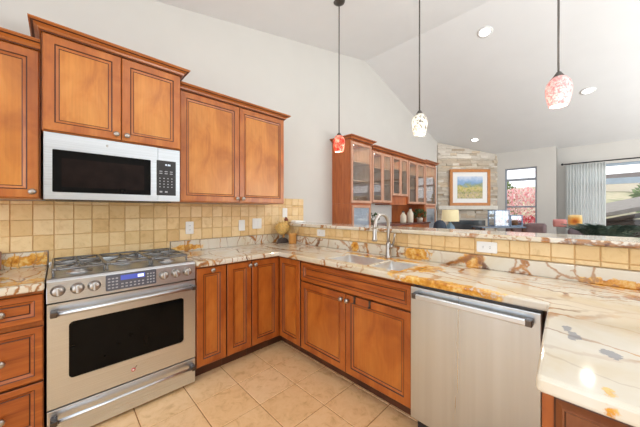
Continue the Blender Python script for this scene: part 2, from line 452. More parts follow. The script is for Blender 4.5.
# window frames
M['frame_grey'] = plain('window_frame_grey', srgb(150, 158, 170), .4)
M['frame_blue'] = plain('door_frame_bluegrey', srgb(168, 186, 202), .35)
def window_x(n, x, y0, y1, z0, z1, vbars, hbars, fm, fw=.035):
    o = MB(); e = .002
    for a, b, cc, d in ((y0 + e, y0 + fw, z0 + e, z1 - e), (y1 - fw, y1 - e, z0 + e, z1 - e), (y0 + fw, y1 - fw, z0 + e, z0 + fw), (y0 + fw, y1 - fw, z1 - fw, z1 - e)):
        o.box(x, x + .07, a, b, cc, d)
    for v in vbars: o.box(x + .01, x + .06, v - .03, v + .03, z0 + fw, z1 - fw)
    for (za, zb) in hbars: o.box(x + .01, x + .06, y0 + fw, y1 - fw, za, zb)
    fr = struct(o.build(n, fm, bevel=.004))
    g = MB(); g.box(x + .03, x + .036, y0 + fw, y1 - fw, z0 + fw, z1 - fw); g.build('glass_pane', M['pane'], fr)
    return fr
window_x('window_1', XF + .02, *WIN, [], [(2.02, 2.075), (1.37, 1.41)], M['frame_grey'], .03)
window_x('door_1', XG + .02, *GL, [-1.0], [(1.845, 1.965)], M['frame_blue'], .05)
struct(MB().box(XF - .03, XF + .0, .80, 1.50, .925, .948).build('trim_1', M['white'], bevel=.004))

# ------------------------------------------------------------------ cabinets
KNOB = [(0, 0), (.009, 0), (.007, .006), (.006, .012), (.013, .016), (.018, .022), (.016, .029), (.009, .033), (0, .034)]
def knob(parent, x, y, z, name='knob'):
    return MB().lathe(KNOB, (0, 0, 0), 'y', 16).build(name, M['pewter'], parent, loc=(x, y, z))
def flip(prof): return [(a, -b) for a, b in prof]
DOORP = flip([(0, 0), (0, .017), (.004, .021), (.048, .021), (.0545, .0160), (.067, .0125), (.0715, .010), (.074, .0105)])
DOORM = [1, 0, 0, 1, 0, 1, 2, 2]
DRAWP = flip([(0, 0), (0, .017), (.004, .021), (.030, .021), (.034, .018), (.046, .010), (.048, .008), (.052, .010)])
DRAWM = [1, 0, 0, 1, 0, 1, 1, 0]
def door(parent, x0, z0, w, h, mat, y=0.0, prof=DOORP, ms=DOORM, name='door'):
    mb = MB(); mb.rings(w, h, prof, ms)
    pm = {'maple_wood': M['maple_panel'], 'maple_wood_shaded': M['shaded_panel']}.get(mat.name, mat)
    return mb.build(name, [mat, M['glaze'], pm], parent, loc=(x0, y, z0))
def crown(parent, x0, x1, yf, yb, z, mat, lo=1, ro=1, prof=None):
    prof = prof or [(a_, b_ * .65) for a_, b_ in [(0.002, 0), (.008, 0), (.008, .010), (.014, .014), (.018, .030), (.034, .046), (.046, .052), (.046, .058), (.054, .064), (.054, .074), (.002, .074)]]
    mb = MB(); rows = []
    for (o, dz) in prof:
        rows.append(mb.add([(x0 - o * lo, yb, z + dz), (x0 - o * lo, yf - o, z + dz), (x1 + o * ro, yf - o, z + dz), (x1 + o * ro, yb, z + dz)]))
    for a, b in zip(rows, rows[1:]):
        dark = rows.index(a) in (1, 5)
        for i in range(3): mb.face((a + i, a + i + 1, b + i + 1, b + i), 1 if dark else 0)
    a, b = rows[-1], rows[0]
    for i in range(3): mb.face((a + i, a + i + 1, b + i + 1, b + i), 0)
    k = rows[-1]; mb.face((k, k + 1, k + 2, k + 3), 0)
    return mb.build('crown_molding', [mat, M['glaze']], parent)

def upper_cabinet(label, x0, x1, yf, z0, z1, doors, knobs, lo=1, ro=1, lightrail=True):
    t = thing('wall_cabinet', label, 'cabinet', (x0, YW - .003, z0))
    w_ = x1 - x0; d = YW - .003 - yf; h = z1 - z0
    body = MB().box(0, w_, -d, 0, 0, h)
    body.build('body', M['maple'], t, bevel=.0015)
    n = doors; gap = .004; dw = (w_ - .012 - gap * (n - 1)) / n
    for i in range(n):
        xx = .006 + i * (dw + gap)
        dr = door(t, xx, .006, dw, h - .02, M['maple'], -d - .001)
        kx = dw - .028 if knobs[i] == 'r' else .028
        knob(dr, kx, -.021, .035)
    crown(t, 0, w_, -d - .018, 0, h - .008, M['maple_h'], lo, ro)
    return t
upper_cabinet('maple wall cabinet at far left edge with one tall door', -.54, -.078, 2.37, 1.372, 2.281, 1, 'r', 1, 0)
upper_cabinet('raised maple wall cabinet with two short doors above the microwave', -.072, .697, 2.305, 1.782, 2.378, 2, 'rl')
upper_cabinet('tall two-door maple wall cabinet right of the microwave', .703, 1.768, 2.37, 1.372, 2.301, 2, 'rl', 0, 1)

def base_cabinet(label, loc, rz, w_, fronts, depth=.60, toe=True, h=.874, mat=None, toe_in=.075, name='base_cabinet', hollow=False):
    """fronts: (kind, x0, z0, w, h, knobs[(x,z)])"""
    mat = mat or M['maple_shaded']
    t = thing(name, label, 'cabinet', loc, rz)
    b = MB()
    if hollow:
        b.box(0, w_, 0, .018, .10, h - .002); b.box(0, .018, .018, depth, .10, h - .002); b.box(w_ - .018, w_, .018, depth, .10, h - .002); b.box(.018, w_ - .018, .018, depth, .10, .118)
    else: b.box(0, w_, .0, depth, .10, h - .002)
    b.build('body', mat, t, bevel=.001)
    if toe: MB().box(0, w_, toe_in, depth - .01, 0, .10).build('toe_kick', M['toe'], t)
    for (kind, x0, z0, ww, hh, kn) in fronts:
        if kind == 'door': dr = door(t, x0, z0, ww, hh, mat, -.001)
        elif kind == 'drawer': dr = door(t, x0, z0, ww, hh, M['maple_shaded_h'] if mat == M['maple_shaded'] else mat, -.001, DRAWP, DRAWM, 'drawer_front')
        for (kx, kz) in kn: knob(dr, kx, -.021, kz)
    return t
YB = 2.085; XB = 1.515
DR = [('drawer', .004, .706, .294, .146, [(.147, .073)]), ('drawer', .004, .392, .294, .286, [(.147, .143)]), ('drawer', .004, .115, .294, .264, [(.147, .132)])]
base_cabinet('three-drawer maple base cabinet left of the range', (-.357, YB, 0), 0, .30, DR, depth=.605)
d2 = [('drawer', .004, .706, .44, .146, [(.22, .073)]), ('drawer', .004, .392, .44, .286, [(.22, .143)]), ('drawer', .004, .115, .44, .264, [(.22, .132)])]
base_cabinet('narrow single-door base cabinet touching the right side of the range', (.735, YB, 0), 0, .239, [('door', .003, .115, .231, .745, [(.116, .722)])], depth=.605)
base_cabinet('slim base cabinet door between range-side door and the corner', (.976, YB, 0), 0, .226, [('door', .003, .115, .219, .745, [(.197, .712)])], depth=.605)
# corner cabinet, L shaped with the folding pair of doors
t = thing('corner_cabinet', 'L-shaped corner base cabinet with two doors meeting at the inside corner', 'cabinet', (1.204, YB, 0))
g = grid_slab([0, XB - 1.204, 2.0 - 1.204], [-.325, 0, .605], lambda x, y: not (x < XB - 1.204 and y < 0), .10, .872)
g.build('body', M['maple_shaded'], t)
g = grid_slab([0, XB - 1.204 + .075, 1.98 - 1.204], [-.325, .075, .59], lambda x, y: not (x < XB - 1.204 + .075 and y < .075), 0, .10)
g.build('toe_kick', M['toe'], t)
dr = door(t, .002, .115, .281, .745, M['maple_shaded'], -.001); knob(dr, .022, -.021, .712)
dr = door(t, 0, .115, .298, .745, M['maple_shaded'], 0); dr.rotation_euler = (0, 0, -PI / 2); dr.location = (XB - 1.204 - .001, -.024, .115)
# sink cabinet
W = 1.755 - .733
base_cabinet('wide sink base cabinet with long false drawer front over two doors', (XB, 1.755, 0), -PI/2, W,
             [('drawer', .006, .700, W - .012, .152, []),
              ('door', .006, .115, .496, .572, [(.470, .535)]),
              ('door', .506, .115, W - .512, .572, [(.026, .535)])], depth=.47, hollow=True)
hk = []
for i, yy in enumerate((1.163, 1.035)):
    hb = MB(); x = XB - .022
    hb.box(x - .005, x - .002, yy - .008, yy + .008, .640, .6915); hb.box(x - .005, x + .019, yy - .008, yy + .008, .6885, .6915)
    hb.tube([(x - .004, yy, .652), (x - .016, yy, .640), (x - .020, yy, .646), (x - .020, yy, .654)], .003, 8)
    tag(hb.build('towel_hook', M['steel_dark'], bevel=.001), ['dark over-door hook nearer the two cabinet knobs', 'dark over-door hook nearer the dishwasher'][i], 'hook', 'over-door hooks on the sink cabinet')

# dishwasher
t = thing('dishwasher', 'stainless steel dishwasher with a bar handle under the granite counter', 'dishwasher', (1.475, .727, 0), -PI/2)
MB().box(.004, .586, .02, .50, .10, .868).build('tub_body', M['steel_dark'], t)
dmb = MB(); dmb.box(.002, .588, -.022, .02, .105, .862); dmb.build('door', M['steel_v'], t, bevel=.004)
MB().box(.01, .58, .055, .45, .0, .10).build('toe_kick', M['black'], t)
hb = MB(); hb.prism([(.03, -.066), (.56, -.066), (.562, -.052), (.028, -.052)], .808, .836, 0, 'xy')
hd = hb.build('handle', M['steel'], t, bevel=.005)
for xx in (.028, .535):
    MB().box(xx, xx + .027, -.0665, -.0225, .807, .837).build('handle_bracket', M['steel_dark'] if xx > .1 else M['steel_dark'], hd, bevel=.004)
MB().lathe([(0, 0), (.010, 0), (.010, .002), (0, .0025)], (.30, -.022, .205), 'y', 20).build('badge', M['steel_dark'], t)

# dark strip drawn as the dishwasher's shadow gap, and the return leg's cabinet
MB().box(1.50, 1.55, .086, .130, 0, .872).build('shadow_gap_strip', M['toe'])
tag(D.objects['shadow_gap_strip'], 'dark strip standing for the shadow gap right of the dishwasher', 'panel')
t = thing('base_cabinet', 'maple base cabinet at the right edge under the counter corner', 'cabinet', (.845, .080, 0), -PI/2)
MB().box(0, 1.08, 0, .60, .10, .872).build('body', M['maple_shaded'], t)
MB().box(0, 1.08, .06, .58, 0, .10).build('toe_kick', M['toe'], t)
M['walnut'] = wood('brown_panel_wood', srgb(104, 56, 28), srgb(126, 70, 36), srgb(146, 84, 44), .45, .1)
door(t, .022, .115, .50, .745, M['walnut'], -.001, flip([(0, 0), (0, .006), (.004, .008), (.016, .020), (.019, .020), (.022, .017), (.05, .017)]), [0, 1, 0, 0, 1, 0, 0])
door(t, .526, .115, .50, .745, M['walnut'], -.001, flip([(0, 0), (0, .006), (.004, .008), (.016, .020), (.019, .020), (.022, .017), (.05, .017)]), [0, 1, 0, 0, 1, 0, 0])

# ------------------------------------------------------------------ worktops
SX0, SX1 = 1.555, 1.842
BOW = [(1.112, 1.487), (.858, 1.076)]
def inc(x, y):
    if any(SX0 < x < SX1 and a < y < b for a, b in BOW): return False
    if y > 2.03: return x > .734
    if y > .11: return x > 1.457
    return x > .80
xs = [.73, .80, 1.457, SX0, SX1, 2.028]; xs = sorted(xs + [.805])
xs = sorted({.734, .80, 1.457, SX0, SX1, 2.028})
ys = sorted({-1.1, .11, *[v for b in BOW for v in b], 2.03, YW - .002})
g = grid_slab(xs, ys, inc, .874, .914)
# the return leg's edge runs very slightly out of square
g.v = [(x, (.088 if x < 1.4 else .118) if abs(y - .11) < 1e-6 else y, z) for x, y, z in g.v]
ct = g.build('granite_worktop', M['granite'], bevel=.010, seg=3)
tag(ct, 'cream and gold veined granite worktop wrapping the sink and dishwasher', 'countertop')
lc = MB().box(-.36, -.053, 2.03, YW - .002, .874, .914).build('granite_worktop', M['granite_l'], bevel=.010, seg=3)
tag(lc, 'small cream and gold granite worktop left of the range', 'countertop')
s1 = MB().box(.73, 2.004, YW - .024, YW - .002, .9145, 1.014).build('granite_splash', M['granite'], bevel=.003)
tag(s1, 'low granite upstand along the wall right of the range', 'backsplash')
s2 = MB().box(-.36, -.055, YW - .024, YW - .002, .9145, 1.014).build('granite_splash', M['granite_l'], bevel=.003)
tag(s2, 'short granite upstand behind the worktop left of the range', 'backsplash')
s3 = MB().box(2.006, 2.028, -1.1, YW - .026, .9145, 1.000).build('granite_splash', M['granite'], bevel=.003)
tag(s3, 'long low granite upstand behind the sink, below the bar tiles', 'backsplash')

# half wall carrying the bar
struct(MB().box(2.04, 2.20, -1.1, YW - .001, 0, 1.113).build('wall_bar', M['paint']))
tb = MB(); tb.box(2.034, 2.04, -1.1, YW - .03, 1.0, 1.113, 1)
def bt(mb, a, b, c_, d, mi):
    e = .002
    k = mb.add([(2.034, a, c_), (2.034, b, c_), (2.034, b, d), (2.034, a, d), (2.028, a + e, c_ + e), (2.028, b - e, c_ + e), (2.028, b - e, d - e), (2.028, a + e, d - e)])
    for q in ((4, 7, 6, 5), (0, 4, 5, 1), (1, 5, 6, 2), (2, 6, 7, 3), (3, 7, 4, 0)): mb.face([k + i for i in q], mi)
tiles(tb, -1.1, YW - .03, 1.0025, 1.030, .0985, .0275, .054, 1.0025, bt, .003)
tiles(tb, -1.1, YW - .03, 1.0305, 1.1125, .0985, .082, .054, 1.0305, bt, .003)
tag(tb.build('tile_backsplash', [M['travertine'], M['grout']], fix=False), 'golden travertine tile strip under the raised bar', 'backsplash')
bar = MB().box(1.992, 2.372, -1.1, YW - .002, 1.114, 1.145)
tag(bar.build('granite_bar', M['granite'], bevel=.009, seg=3), 'raised granite bar top running between kitchen and living room', 'countertop')

# wall tiles
wt = MB()
def wtile(mb, a, b, c_, d, mi):
    e = .002; y0 = YW - .004; y1 = YW - .0105
    k = mb.add([(a, y0, c_), (b, y0, c_), (b, y0, d), (a, y0, d), (a + e, y1, c_ + e), (b - e, y1, c_ + e), (b - e, y1, d - e), (a + e, y1, d - e)])
    for q in ((4, 5, 6, 7), (0, 1, 5, 4), (1, 2, 6, 5), (2, 3, 7, 6), (3, 0, 4, 7)): mb.face([k + i for i in q], mi)
wt.box(-.6, 2.343, YW - .0045, YW - .001, 1.016, 1.368, 1); wt.box(-.05, .725, YW - .0045, YW - .001, .90, 1.016, 1); wt.box(1.775, 2.343, YW - .0045, YW - .001, 1.368, 1.452, 1)
tiles(wt, -.6, 1.985, 1.018, 1.366, .1033, .108, .081, 1.018, wtile, .003)
tiles(wt, 1.985, 2.343, 1.150, 1.366, .1033, .108, .081, 1.018, wtile, .003)
tiles(wt, -.05, .725, .90, 1.016, .1033, .108, .081, .910, wtile, .003)
tiles(wt, 1.772, 2.343, 1.368, 1.452, .1033, .0835, .081, 1.368, wtile, .003)
tag(wt.build('tile_backsplash', [M['travertine'], M['grout']], fix=False), 'square golden travertine tiles on the wall behind the range', 'backsplash')

# outlets and switches
def plate(name, label, cat, loc, rz, w_, h_, kind):
    t = thing(name, label, cat, loc, rz, None)
    mb = MB(); mb.prism(rrect(-w_/2, w_/2, -h_/2, h_/2, .006, 3), -.006, 0); mb.build('cover_plate', M['white'], t, bevel=.0015)
    if kind == 'duplex':
        for dz in (-.02, .02):
            s_ = MB(); s_.prism(rrect(-.014, .014, dz - .012, dz + .012, .006, 3), -.0085, -.0062)
            so_ = s_.build('socket', M['white'], t)
            q = MB()
            for dx in (-.005, .005): q.box(dx - .001, dx + .001, -.0092, -.0086, dz - .004, dz + .004)
            q.build('slots', M['black'], so_)
    elif kind == 'duplex_h':
        for dx in (-.02, .02):
            s_ = MB(); s_.prism(rrect(dx - .012, dx + .012, -.014, .014, .006, 3), -.0085, -.0062)
            so_ = s_.build('socket', M['white'], t)
            q = MB()
            for dz in (-.005, .005): q.box(dx - .004, dx + .004, -.0092, -.0086, dz - .001, dz + .001)
            q.build('slots', M['black'], so_)
    elif kind in ('rocker', 'rocker2'):
        for dx in ((0,) if kind == 'rocker' else (-.023, .023)):
            MB().box(dx - .016, dx + .016, -.009, -.0062, -.033, .033).build('rocker', M['white'], t, bevel=.002)
    return t
yp = YW - .0115
plate('power_outlet', 'white outlet in the tiles just right of the range', 'outlet', (.895, yp, 1.135), 0, .072, .118, 'duplex')
plate('light_switch', 'narrow white switch plate left of the double switch plate', 'switch', (1.44, yp, 1.137), 0, .072, .118, 'rocker')
plate('light_switch', 'wide white double switch plate on the wall tiles', 'switch', (1.630, yp, 1.150), 0, .118, .118, 'rocker2')
plate('light_switch', 'white switch plate beside the wall cabinet end, above the straw rooster', 'switch', (2.03, yp, 1.272), 0, .072, .118, 'rocker')
plate('power_outlet', 'white sideways outlet in bar tiles left of the faucet', 'outlet', (2.0275, 2.035, 1.058), -PI/2, .118, .072, 'duplex_h')
plate('power_outlet', 'white sideways outlet in bar tiles right of the faucet', 'outlet', (2.0275, .475, 1.056), -PI/2, .118, .072, 'duplex_h')

# ------------------------------------------------------------------ sink and faucet
t = thing('kitchen_sink', 'double-bowl stainless steel undermount sink in the granite worktop', 'sink', (0, 0, .873))
for (a, b), dp in zip(BOW, (.20, .17)):
    mb = MB(); x0, x1, y0, y1 = SX0 + .002, SX1 - .002, a + .002, b - .002
    R = [rrect(x0, x1, y0, y1, .006), rrect(x0 + .004, x1 - .004, y0 + .004, y1 - .004, .03), rrect(x0 + .02, x1 - .02, y0 + .02, y1 - .02, .04)]
    zz = [.033, -dp + .03, -dp]; rows = []
    for q, z in zip(R, zz): rows.append(mb.add([(p[0], p[1], z) for p in q]))
    n = len(R[0])
    for r0, r1 in zip(rows, rows[1:]):
        for i in range(n): mb.face((r0 + i, r0 + (i + 1) % n, r1 + (i + 1) % n, r1 + i), 0, True)
    mb.face(range(rows[-1], rows[-1] + n), 0)
    o = mb.build('bowl', M['sink'], t)
    sd = o.modifiers.new('Solid', 'SOLIDIFY'); sd.thickness = -.0015
    MB().lathe([(0, .001), (.016, .001), (.03, .004), (.034, .004), (.036, .0)], ((x0 + x1) / 2, (y0 + y1) / 2, -dp), 'z', 20).build('drain', M['chrome'], o)
t = thing('kitchen_faucet', 'brushed nickel gooseneck faucet with pull-down sprayer behind the sink', 'faucet', (1.925, 1.152, .9145))
MB().lathe([(0, 0), (.030, 0), (.030, .006), (.025, .012), (.022, .030), (.021, .10), (.022, .115), (.016, .125), (0, .125)], seg=24).build('body', M['chrome'], t)
arc = [(0, 0, .12), (0, 0, .17), (0, 0, .235)]
for i in range(1, 13):
    a = i * PI / 12; arc.append((-.098 + .098 * math.cos(a), .0, .262 + .093 * math.sin(a)))
arc += [(-.197, .0, .245)]
MB().tube(arc, .0135, 14).build('gooseneck', M['chrome'], t)
MB().lathe([(0, .095), (.012, .095), (.0155, .085), (.016, .04), (.021, .012), (.022, 0), (.015, -.002), (0, -.002)], (-.199, 0, .152), seg=20).build('sprayer', M['chrome'], t)
MB().tube([(0, -.005, .075), (0, -.030, .095), (.0, -.042, .105)], [.016, .017, .015], 14).build('handle_hub', M['chrome'], t)
MB().tube([(0, -.036, .100), (-.004, -.052, .135), (-.012, -.060, .165), (-.018, -.066, .20)], [.010, .009, .007, .008], 12).build('lever', M['chrome'], t)

# ------------------------------------------------------------------ range
RX0, RX1 = -.047, .730
rw = RX1 - RX0
t = thing('gas_range', 'stainless steel slide-in gas range with oven and storage drawer', 'range', (RX0, 2.08, 0))
MB().box(.002, rw - .002, .02, .59, .03, .905).build('body', M['steel_dark'], t)
cp = MB()
cp.prism([(-.012, .790), (.03, .790), (.03, .9155), (.020, .921), (.004, .917), (-.008, .905)], 0, rw, 0, 'yz')
cpo = cp.build('control_panel', M['steel'], t, bevel=.002)
ck = MB(); ck.box(0, rw, .03, .592, .905, .919); ck.box(0, rw, .560, .592, .919, .937)
ck.build('cooktop', M['steel'], t, bevel=.003)
MB().box(.03, rw - .03, .563, .588, .9375, .9395).build('vent_strip', M['black'], t)
# oven door: frame with rounded window
dz0, dz1 = .207, .783
od = MB(); outer = rrect(.002, rw - .002, dz0, dz1, .004, 6); inner = rrect(.089, .695, .347, .668, .022, 6)
n = len(outer)
a0 = od.add([(p[0], -.014, p[1]) for p in outer]); b0 = od.add([(p[0], -.014, p[1]) for p in inner])
a1 = od.add([(p[0], .02, p[1]) for p in outer]); b1 = od.add([(p[0], -.009, p[1]) for p in inner])
for i in range(n):
    j = (i + 1) % n
    od.face((a0 + i, a0 + j, b0 + j, b0 + i)); od.face((a0 + i, a1 + i, a1 + j, a0 + j)); od.face((b0 + i, b0 + j, b1 + j, b1 + i))
od.face(range(a1, a1 + n))
odo = od.build('oven_door', M['steel'], t)
gw = MB(); gw.prism(rrect(.0885, .6955, .3465, .6685, .022, 6), -.0105, -.004); gw.build('oven_window', M['black_glass'], odo)
def bar_handle(parent, x0, x1, y, z, r=.013):
    h = MB(); h.tube([(x0 + .02, y, z), (x1 - .02, y, z)], r, 16)
    ho = h.build('handle', M['steel'], parent)
    for xx in (x0, x1 - .03):
        e = MB(); e.prism(rrect(xx, xx + .03, z - .0145, z + .0145, .006, 3), y - .016, -.0135); e.build('handle_bracket', M['steel_dark'] , ho, bevel=.003)
    return ho
bar_handle(odo, .014, rw - .014, -.062, .738)
# badge on the door: small round emblem with a flick at upper right
bg_ = MB().lathe([(0, 0), (.0115, 0), (.0115, .002), (.009, .003), (0, .003)], (.392, -.0141, .272), 'y', 20).build('badge', M['red'], odo)
MB().tube([(.400, -.016, .280), (.404, -.0165, .287), (.411, -.0165, .292)], .0018, 6).build('badge_flick', M['steel_dark'], bg_)
MB().lathe([(0, 0), (.006, 0), (.0055, .0015), (0, .0015)], (.392, -.0172, .272), 'y', 14).build('badge_center', M['white'], bg_)
dw_ = MB().box(.002, rw - .002, -.014, .02, .022, .199).build('storage_drawer', M['steel'], t, bevel=.003)
bar_handle(dw_, .014, rw - .014, -.058, .152, .010)
MB().box(.02, rw - .02, .03, .5, .0, .03).build('toe_kick', M['black'], t)
# knobs
tilt = Matrix.Rotation(PI / 2 - .05, 3, 'X')
for x in (-.002, .078, .152, .520, .596, .672):
    kn = MB(); kn.lathe([(0, 0), (.031, 0), (.031, .004), (.026, .006), (.024, .024), (.021, .028), (0, .028)], seg=24, rotM=tilt)
    ko = kn.build('knob', M['pewter'], cpo, loc=(x - RX0, -.012, .853))
    MB().obox((0, -.031, .001), (.011, .010, .046)).build('grip', M['steel'], ko, bevel=.003)
# display
dp = MB(); dp.prism(rrect(.252, .520, .806, .902, .006, 3), -.016, -.011)
dpo = dp.build('display_panel', M['panel_grey'], cpo)
MB().box(.325, .455, -.0168, -.0162, .862, .892).build('screen', M['display'], dpo)
MB().box(.415, .448, -.0174, -.0170, .868, .886).build('clock_digits', M['lcd'], dpo)
bt_ = MB()
for i in range(3):
    for j in range(4): bt_.box(.262 + i * .019, .274 + i * .019, -.0168, -.0162, .818 + j * .019, .826 + j * .019)
for i in range(6): bt_.box(.328 + i * .022, .340 + i * .022, -.0168, -.0162, .836, .844); bt_.box(.328 + i * .022, .340 + i * .022, -.0168, -.0162, .817, .825)
for i in range(3):
    for j in range(4): bt_.box(.466 + i * .017, .476 + i * .017, -.0168, -.0162, .818 + j * .019, .826 + j * .019)
bt_.build('buttons', M['grey_btn'], dpo)
# burners and grates
for (bx, by, br) in ((.14, .17, .045), (.14, .43, .038), (.383, .30, .050), (.626, .17, .040), (.626, .43, .045)):
    b_ = MB().lathe([(0, 0), (br + .022, 0), (br + .020, .006), (br, .008), (br, .018), (0, .020)], (bx, by, .9195), 'z', 24).build('burner', M['burner'], t)
    MB().lathe([(0, 0), (br - .006, 0), (br - .004, .007), (br - .010, .010), (0, .011)], (bx, by, .9395), 'z', 24).build('burner_cap', M['iron'] if br < .05 else M['burner'], b_)
for gi, (ga, gb) in enumerate(((.022, .258), (.264, .502), (.508, .744))):
    gm = MB(); z = .962; r = .0065; cx = (ga + gb) / 2
    ring = [(ga + .02, .05, z), (gb - .02, .05, z), (gb, .07, z), (gb, .53, z), (gb - .02, .55, z), (ga + .02, .55, z), (ga, .53, z), (ga, .07, z), (ga + .02, .05, z)]
    gm.tube(ring, r, 8)
    gm.tube([(ga, .30, z), (gb, .30, z)], r, 8) if gi != 1 else None
    for cy in ((.17, .43) if gi != 1 else (.30,)):
        rr = .055
        gm.tube([(cx + .03 * math.cos(k * PI / 6), cy + .03 * math.sin(k * PI / 6), z + .003) for k in range(13)], .0045, 6)
        for k in range(4):
            a = k * PI / 2 + PI / 4
            ex = (gb - .004) if math.cos(a) > 0 else (ga + .004)
            dy_ = .11 if gi != 1 else .22
            gm.tube([(cx + .03 * math.cos(a), cy + .03 * math.sin(a), z + .004), (ex, cy + math.copysign(dy_ * .8, math.sin(a)), z + .002)], .0055, 6)
        gm.tube([(cx, cy - (.12 if gi != 1 else .25), z), (cx, cy - .03, z + .004)], .0055, 6); gm.tube([(cx, cy + .03, z + .004), (cx, cy + (.12 if gi != 1 else .25), z)], .0055, 6)
    for fx in (ga + .004, gb - .004):
        for fy in (.07, .53): gm.tube([(fx, fy, .9205), (fx, fy, z)], .006, 8)
    gm.build('grate', M['iron'], t)

# ------------------------------------------------------------------ microwave
t = thing('microwave_oven', 'stainless over-the-range microwave with black glass door', 'microwave', (-.064, 2.325, 1.366))
mw = .757; mh = .412
MB().box(.002, mw - .002, .012, .368, .002, mh).build('body', M['steel_dark'], t)
dd = MB(); xs_ = .603
outer = rrect(.0, xs_ - .001, .004, mh, .002, 6); inner = rrect(.037, .557, .048, .312, .006, 6)
n = len(outer)
a0 = dd.add([(p[0], -.022, p[1]) for p in outer]); b0 = dd.add([(p[0], -.022, p[1]) for p in inner])
a1 = dd.add([(p[0], .010, p[1]) for p in outer]); b1 = dd.add([(p[0], -.017, p[1]) for p in inner])
for i in range(n):
    j = (i + 1) % n
    dd.face((a0 + i, a0 + j, b0 + j, b0 + i)); dd.face((a0 + i, a1 + i, a1 + j, a0 + j)); dd.face((b0 + i, b0 + j, b1 + j, b1 + i))
dd.face(range(a1, a1 + n))
ddo = dd.build('door', M['steel'], t)
wn = MB(); wn.prism(rrect(.0365, .5575, .0475, .3125, .006, 6), -.0185, -.012); wno = wn.build('door_glass', M['black_glass'], ddo)
M['mw_screen'] = plain('microwave_mesh', (.012, .007, .006, 1), .25, var=.3)
MB().box(.078, .515, -.0192, -.0188, .082, .262).build('window_mesh', M['mw_screen'], wno)
cb = MB().box(xs_ + .001, mw, -.022, .010, .004, mh).build('control_side', M['steel'], t, bevel=.002)
kp = MB(); kp.prism(rrect(.594, .727, .050, .318, .004, 3), -.0245, -.0222); kpo = kp.build('keypad', M['black'], t)
lc_ = MB()
SEG = {'1': 'bc', '2': 'abged', '0': 'abcdef', '5': 'afgcd'}
def seg7(mb, s_, x, z, w_, h_, y0, y1, th):
    for ch in s_:
        if ch == ':':
            mb.box(x, x + th, y0, y1, z + h_ * .25, z + h_ * .25 + th); mb.box(x, x + th, y0, y1, z + h_ * .65, z + h_ * .65 + th); x += th * 2.5; continue
        for q in SEG[ch]:
            bx = {'a': (0, w_, h_ - th, h_), 'g': (0, w_, h_ / 2 - th / 2, h_ / 2 + th / 2), 'd': (0, w_, 0, th), 'b': (w_ - th, w_, h_ / 2, h_), 'c': (w_ - th, w_, 0, h_ / 2), 'e': (0, th, 0, h_ / 2), 'f': (0, th, h_ / 2, h_)}[q]
            mb.box(x + bx[0], x + bx[1], y0, y1, z + bx[2], z + bx[3])
        x += w_ + th * 1.4
seg7(lc_, '12:05', .648, .280, .0065, .012, -.0252, -.0246, .002)
lc_.build('clock_digits', M['lcd'], kpo)
kb = MB()
for j, zz in enumerate((.232, .216)):
    for i in range(3): kb.box(.612 + i * .036, .632 + i * .036, -.0252, -.0246, zz, zz + .006)
for j in range(4):
    for i in range(4): kb.box(.612 + i * .0275, .620 + i * .0275, -.0252, -.0246, .112 + j * .022, .119 + j * .022)
for i in range(2): kb.box(.614 + i * .036, .632 + i * .036, -.0252, -.0246, .072, .084)
kb.build('buttons', M['grey_btn'], kpo)
MB().lathe([(0, 0), (.007, 0), (.007, .0015), (0, .002)], (.30, -.022, .375), 'y', 16).build('badge', M['burner'], ddo)
MB().box(.05, mw - .05, .03, .34, -.002, .002).build('vent_grille', M['black'], t)

# ------------------------------------------------------------------ countertop decor
M['straw'] = plain('straw', srgb(222, 184, 110), .7, var=.25, scale=60, bump=.4)
M['rust'] = plain('rust_brown', srgb(128, 62, 44), .6, var=.15)
M['orange'] = plain('orange_ceramic', srgb(218, 156, 84), .4, var=.1)
M['ash'] = plain('dark_base', srgb(88, 78, 74), .6)
t = thing('straw_rooster', 'straw rooster figure with a brown head on the corner counter', 'ornament', (1.912, 2.575, .9145))
b = MB()
b.prism([(-.075, 0), (.085, 0), (.05, .045), (.012, .062), (-.04, .05)], -.03, .03); b.build('base', M['ash'], t, bevel=.006)
b = MB().lathe([(0, .0), (.03, .004), (.062, .030), (.078, .065), (.080, .095), (.066, .125), (.040, .145), (0, .152)], (-.005, 0, .095), seg=20)
bo = b.build('body', M['straw'], t)
fe = MB()
for k in range(150):
    a = random.uniform(0, 2 * PI); e = random.uniform(-.2, 1.2)
    p = Vector((-.005 + .072 * math.cos(a) * math.cos(e), .072 * math.sin(a) * math.cos(e), .168 + .07 * math.sin(e)))
    q = p + Vector((math.cos(a) * .028, math.sin(a) * .028, random.uniform(-.01, .04)))
    fe.tube([p, q], [.003, .001], 4)
fe.build('feathers', M['straw'], bo)
hd = MB().tube([(.03, 0, .205), (.045, 0, .235), (.05, 0, .255)], [.028, .022, .024], 12).build('neck', M['straw'], t)
MB().lathe([(0, -.022), (.018, -.016), (.026, 0), (.020, .016), (0, .024)], (.052, 0, .272), seg=16).build('head', M['rust'], t)
MB().lathe([(.010, 0), (.004, .016), (0, .024)], (.072, 0, .268), 'x', 10).build('beak', M['orange'], t)
lg = MB().tube([(.012, 0, .055), (.02, 0, .118)], .012, 8).build('leg', M['orange'], t)
cm = MB(); cm.prism([(.034, .289), (.042, .309), (.050, .296), (.059, .306), (.068, .286), (.054, .279)], -.004, .004); cm.build('comb', M['rust'], t)
t = thing('ceramic_crock', 'orange ceramic crock beside the straw rooster', 'pot', (1.952, 2.435, .9145))
MB().lathe([(0, 0), (.040, 0), (.045, .006), (.046, .10), (.050, .108), (.050, .116), (.043, .116), (.041, .01), (0, .008)], seg=28).build('pot', M['orange'], t)
rm = MB()
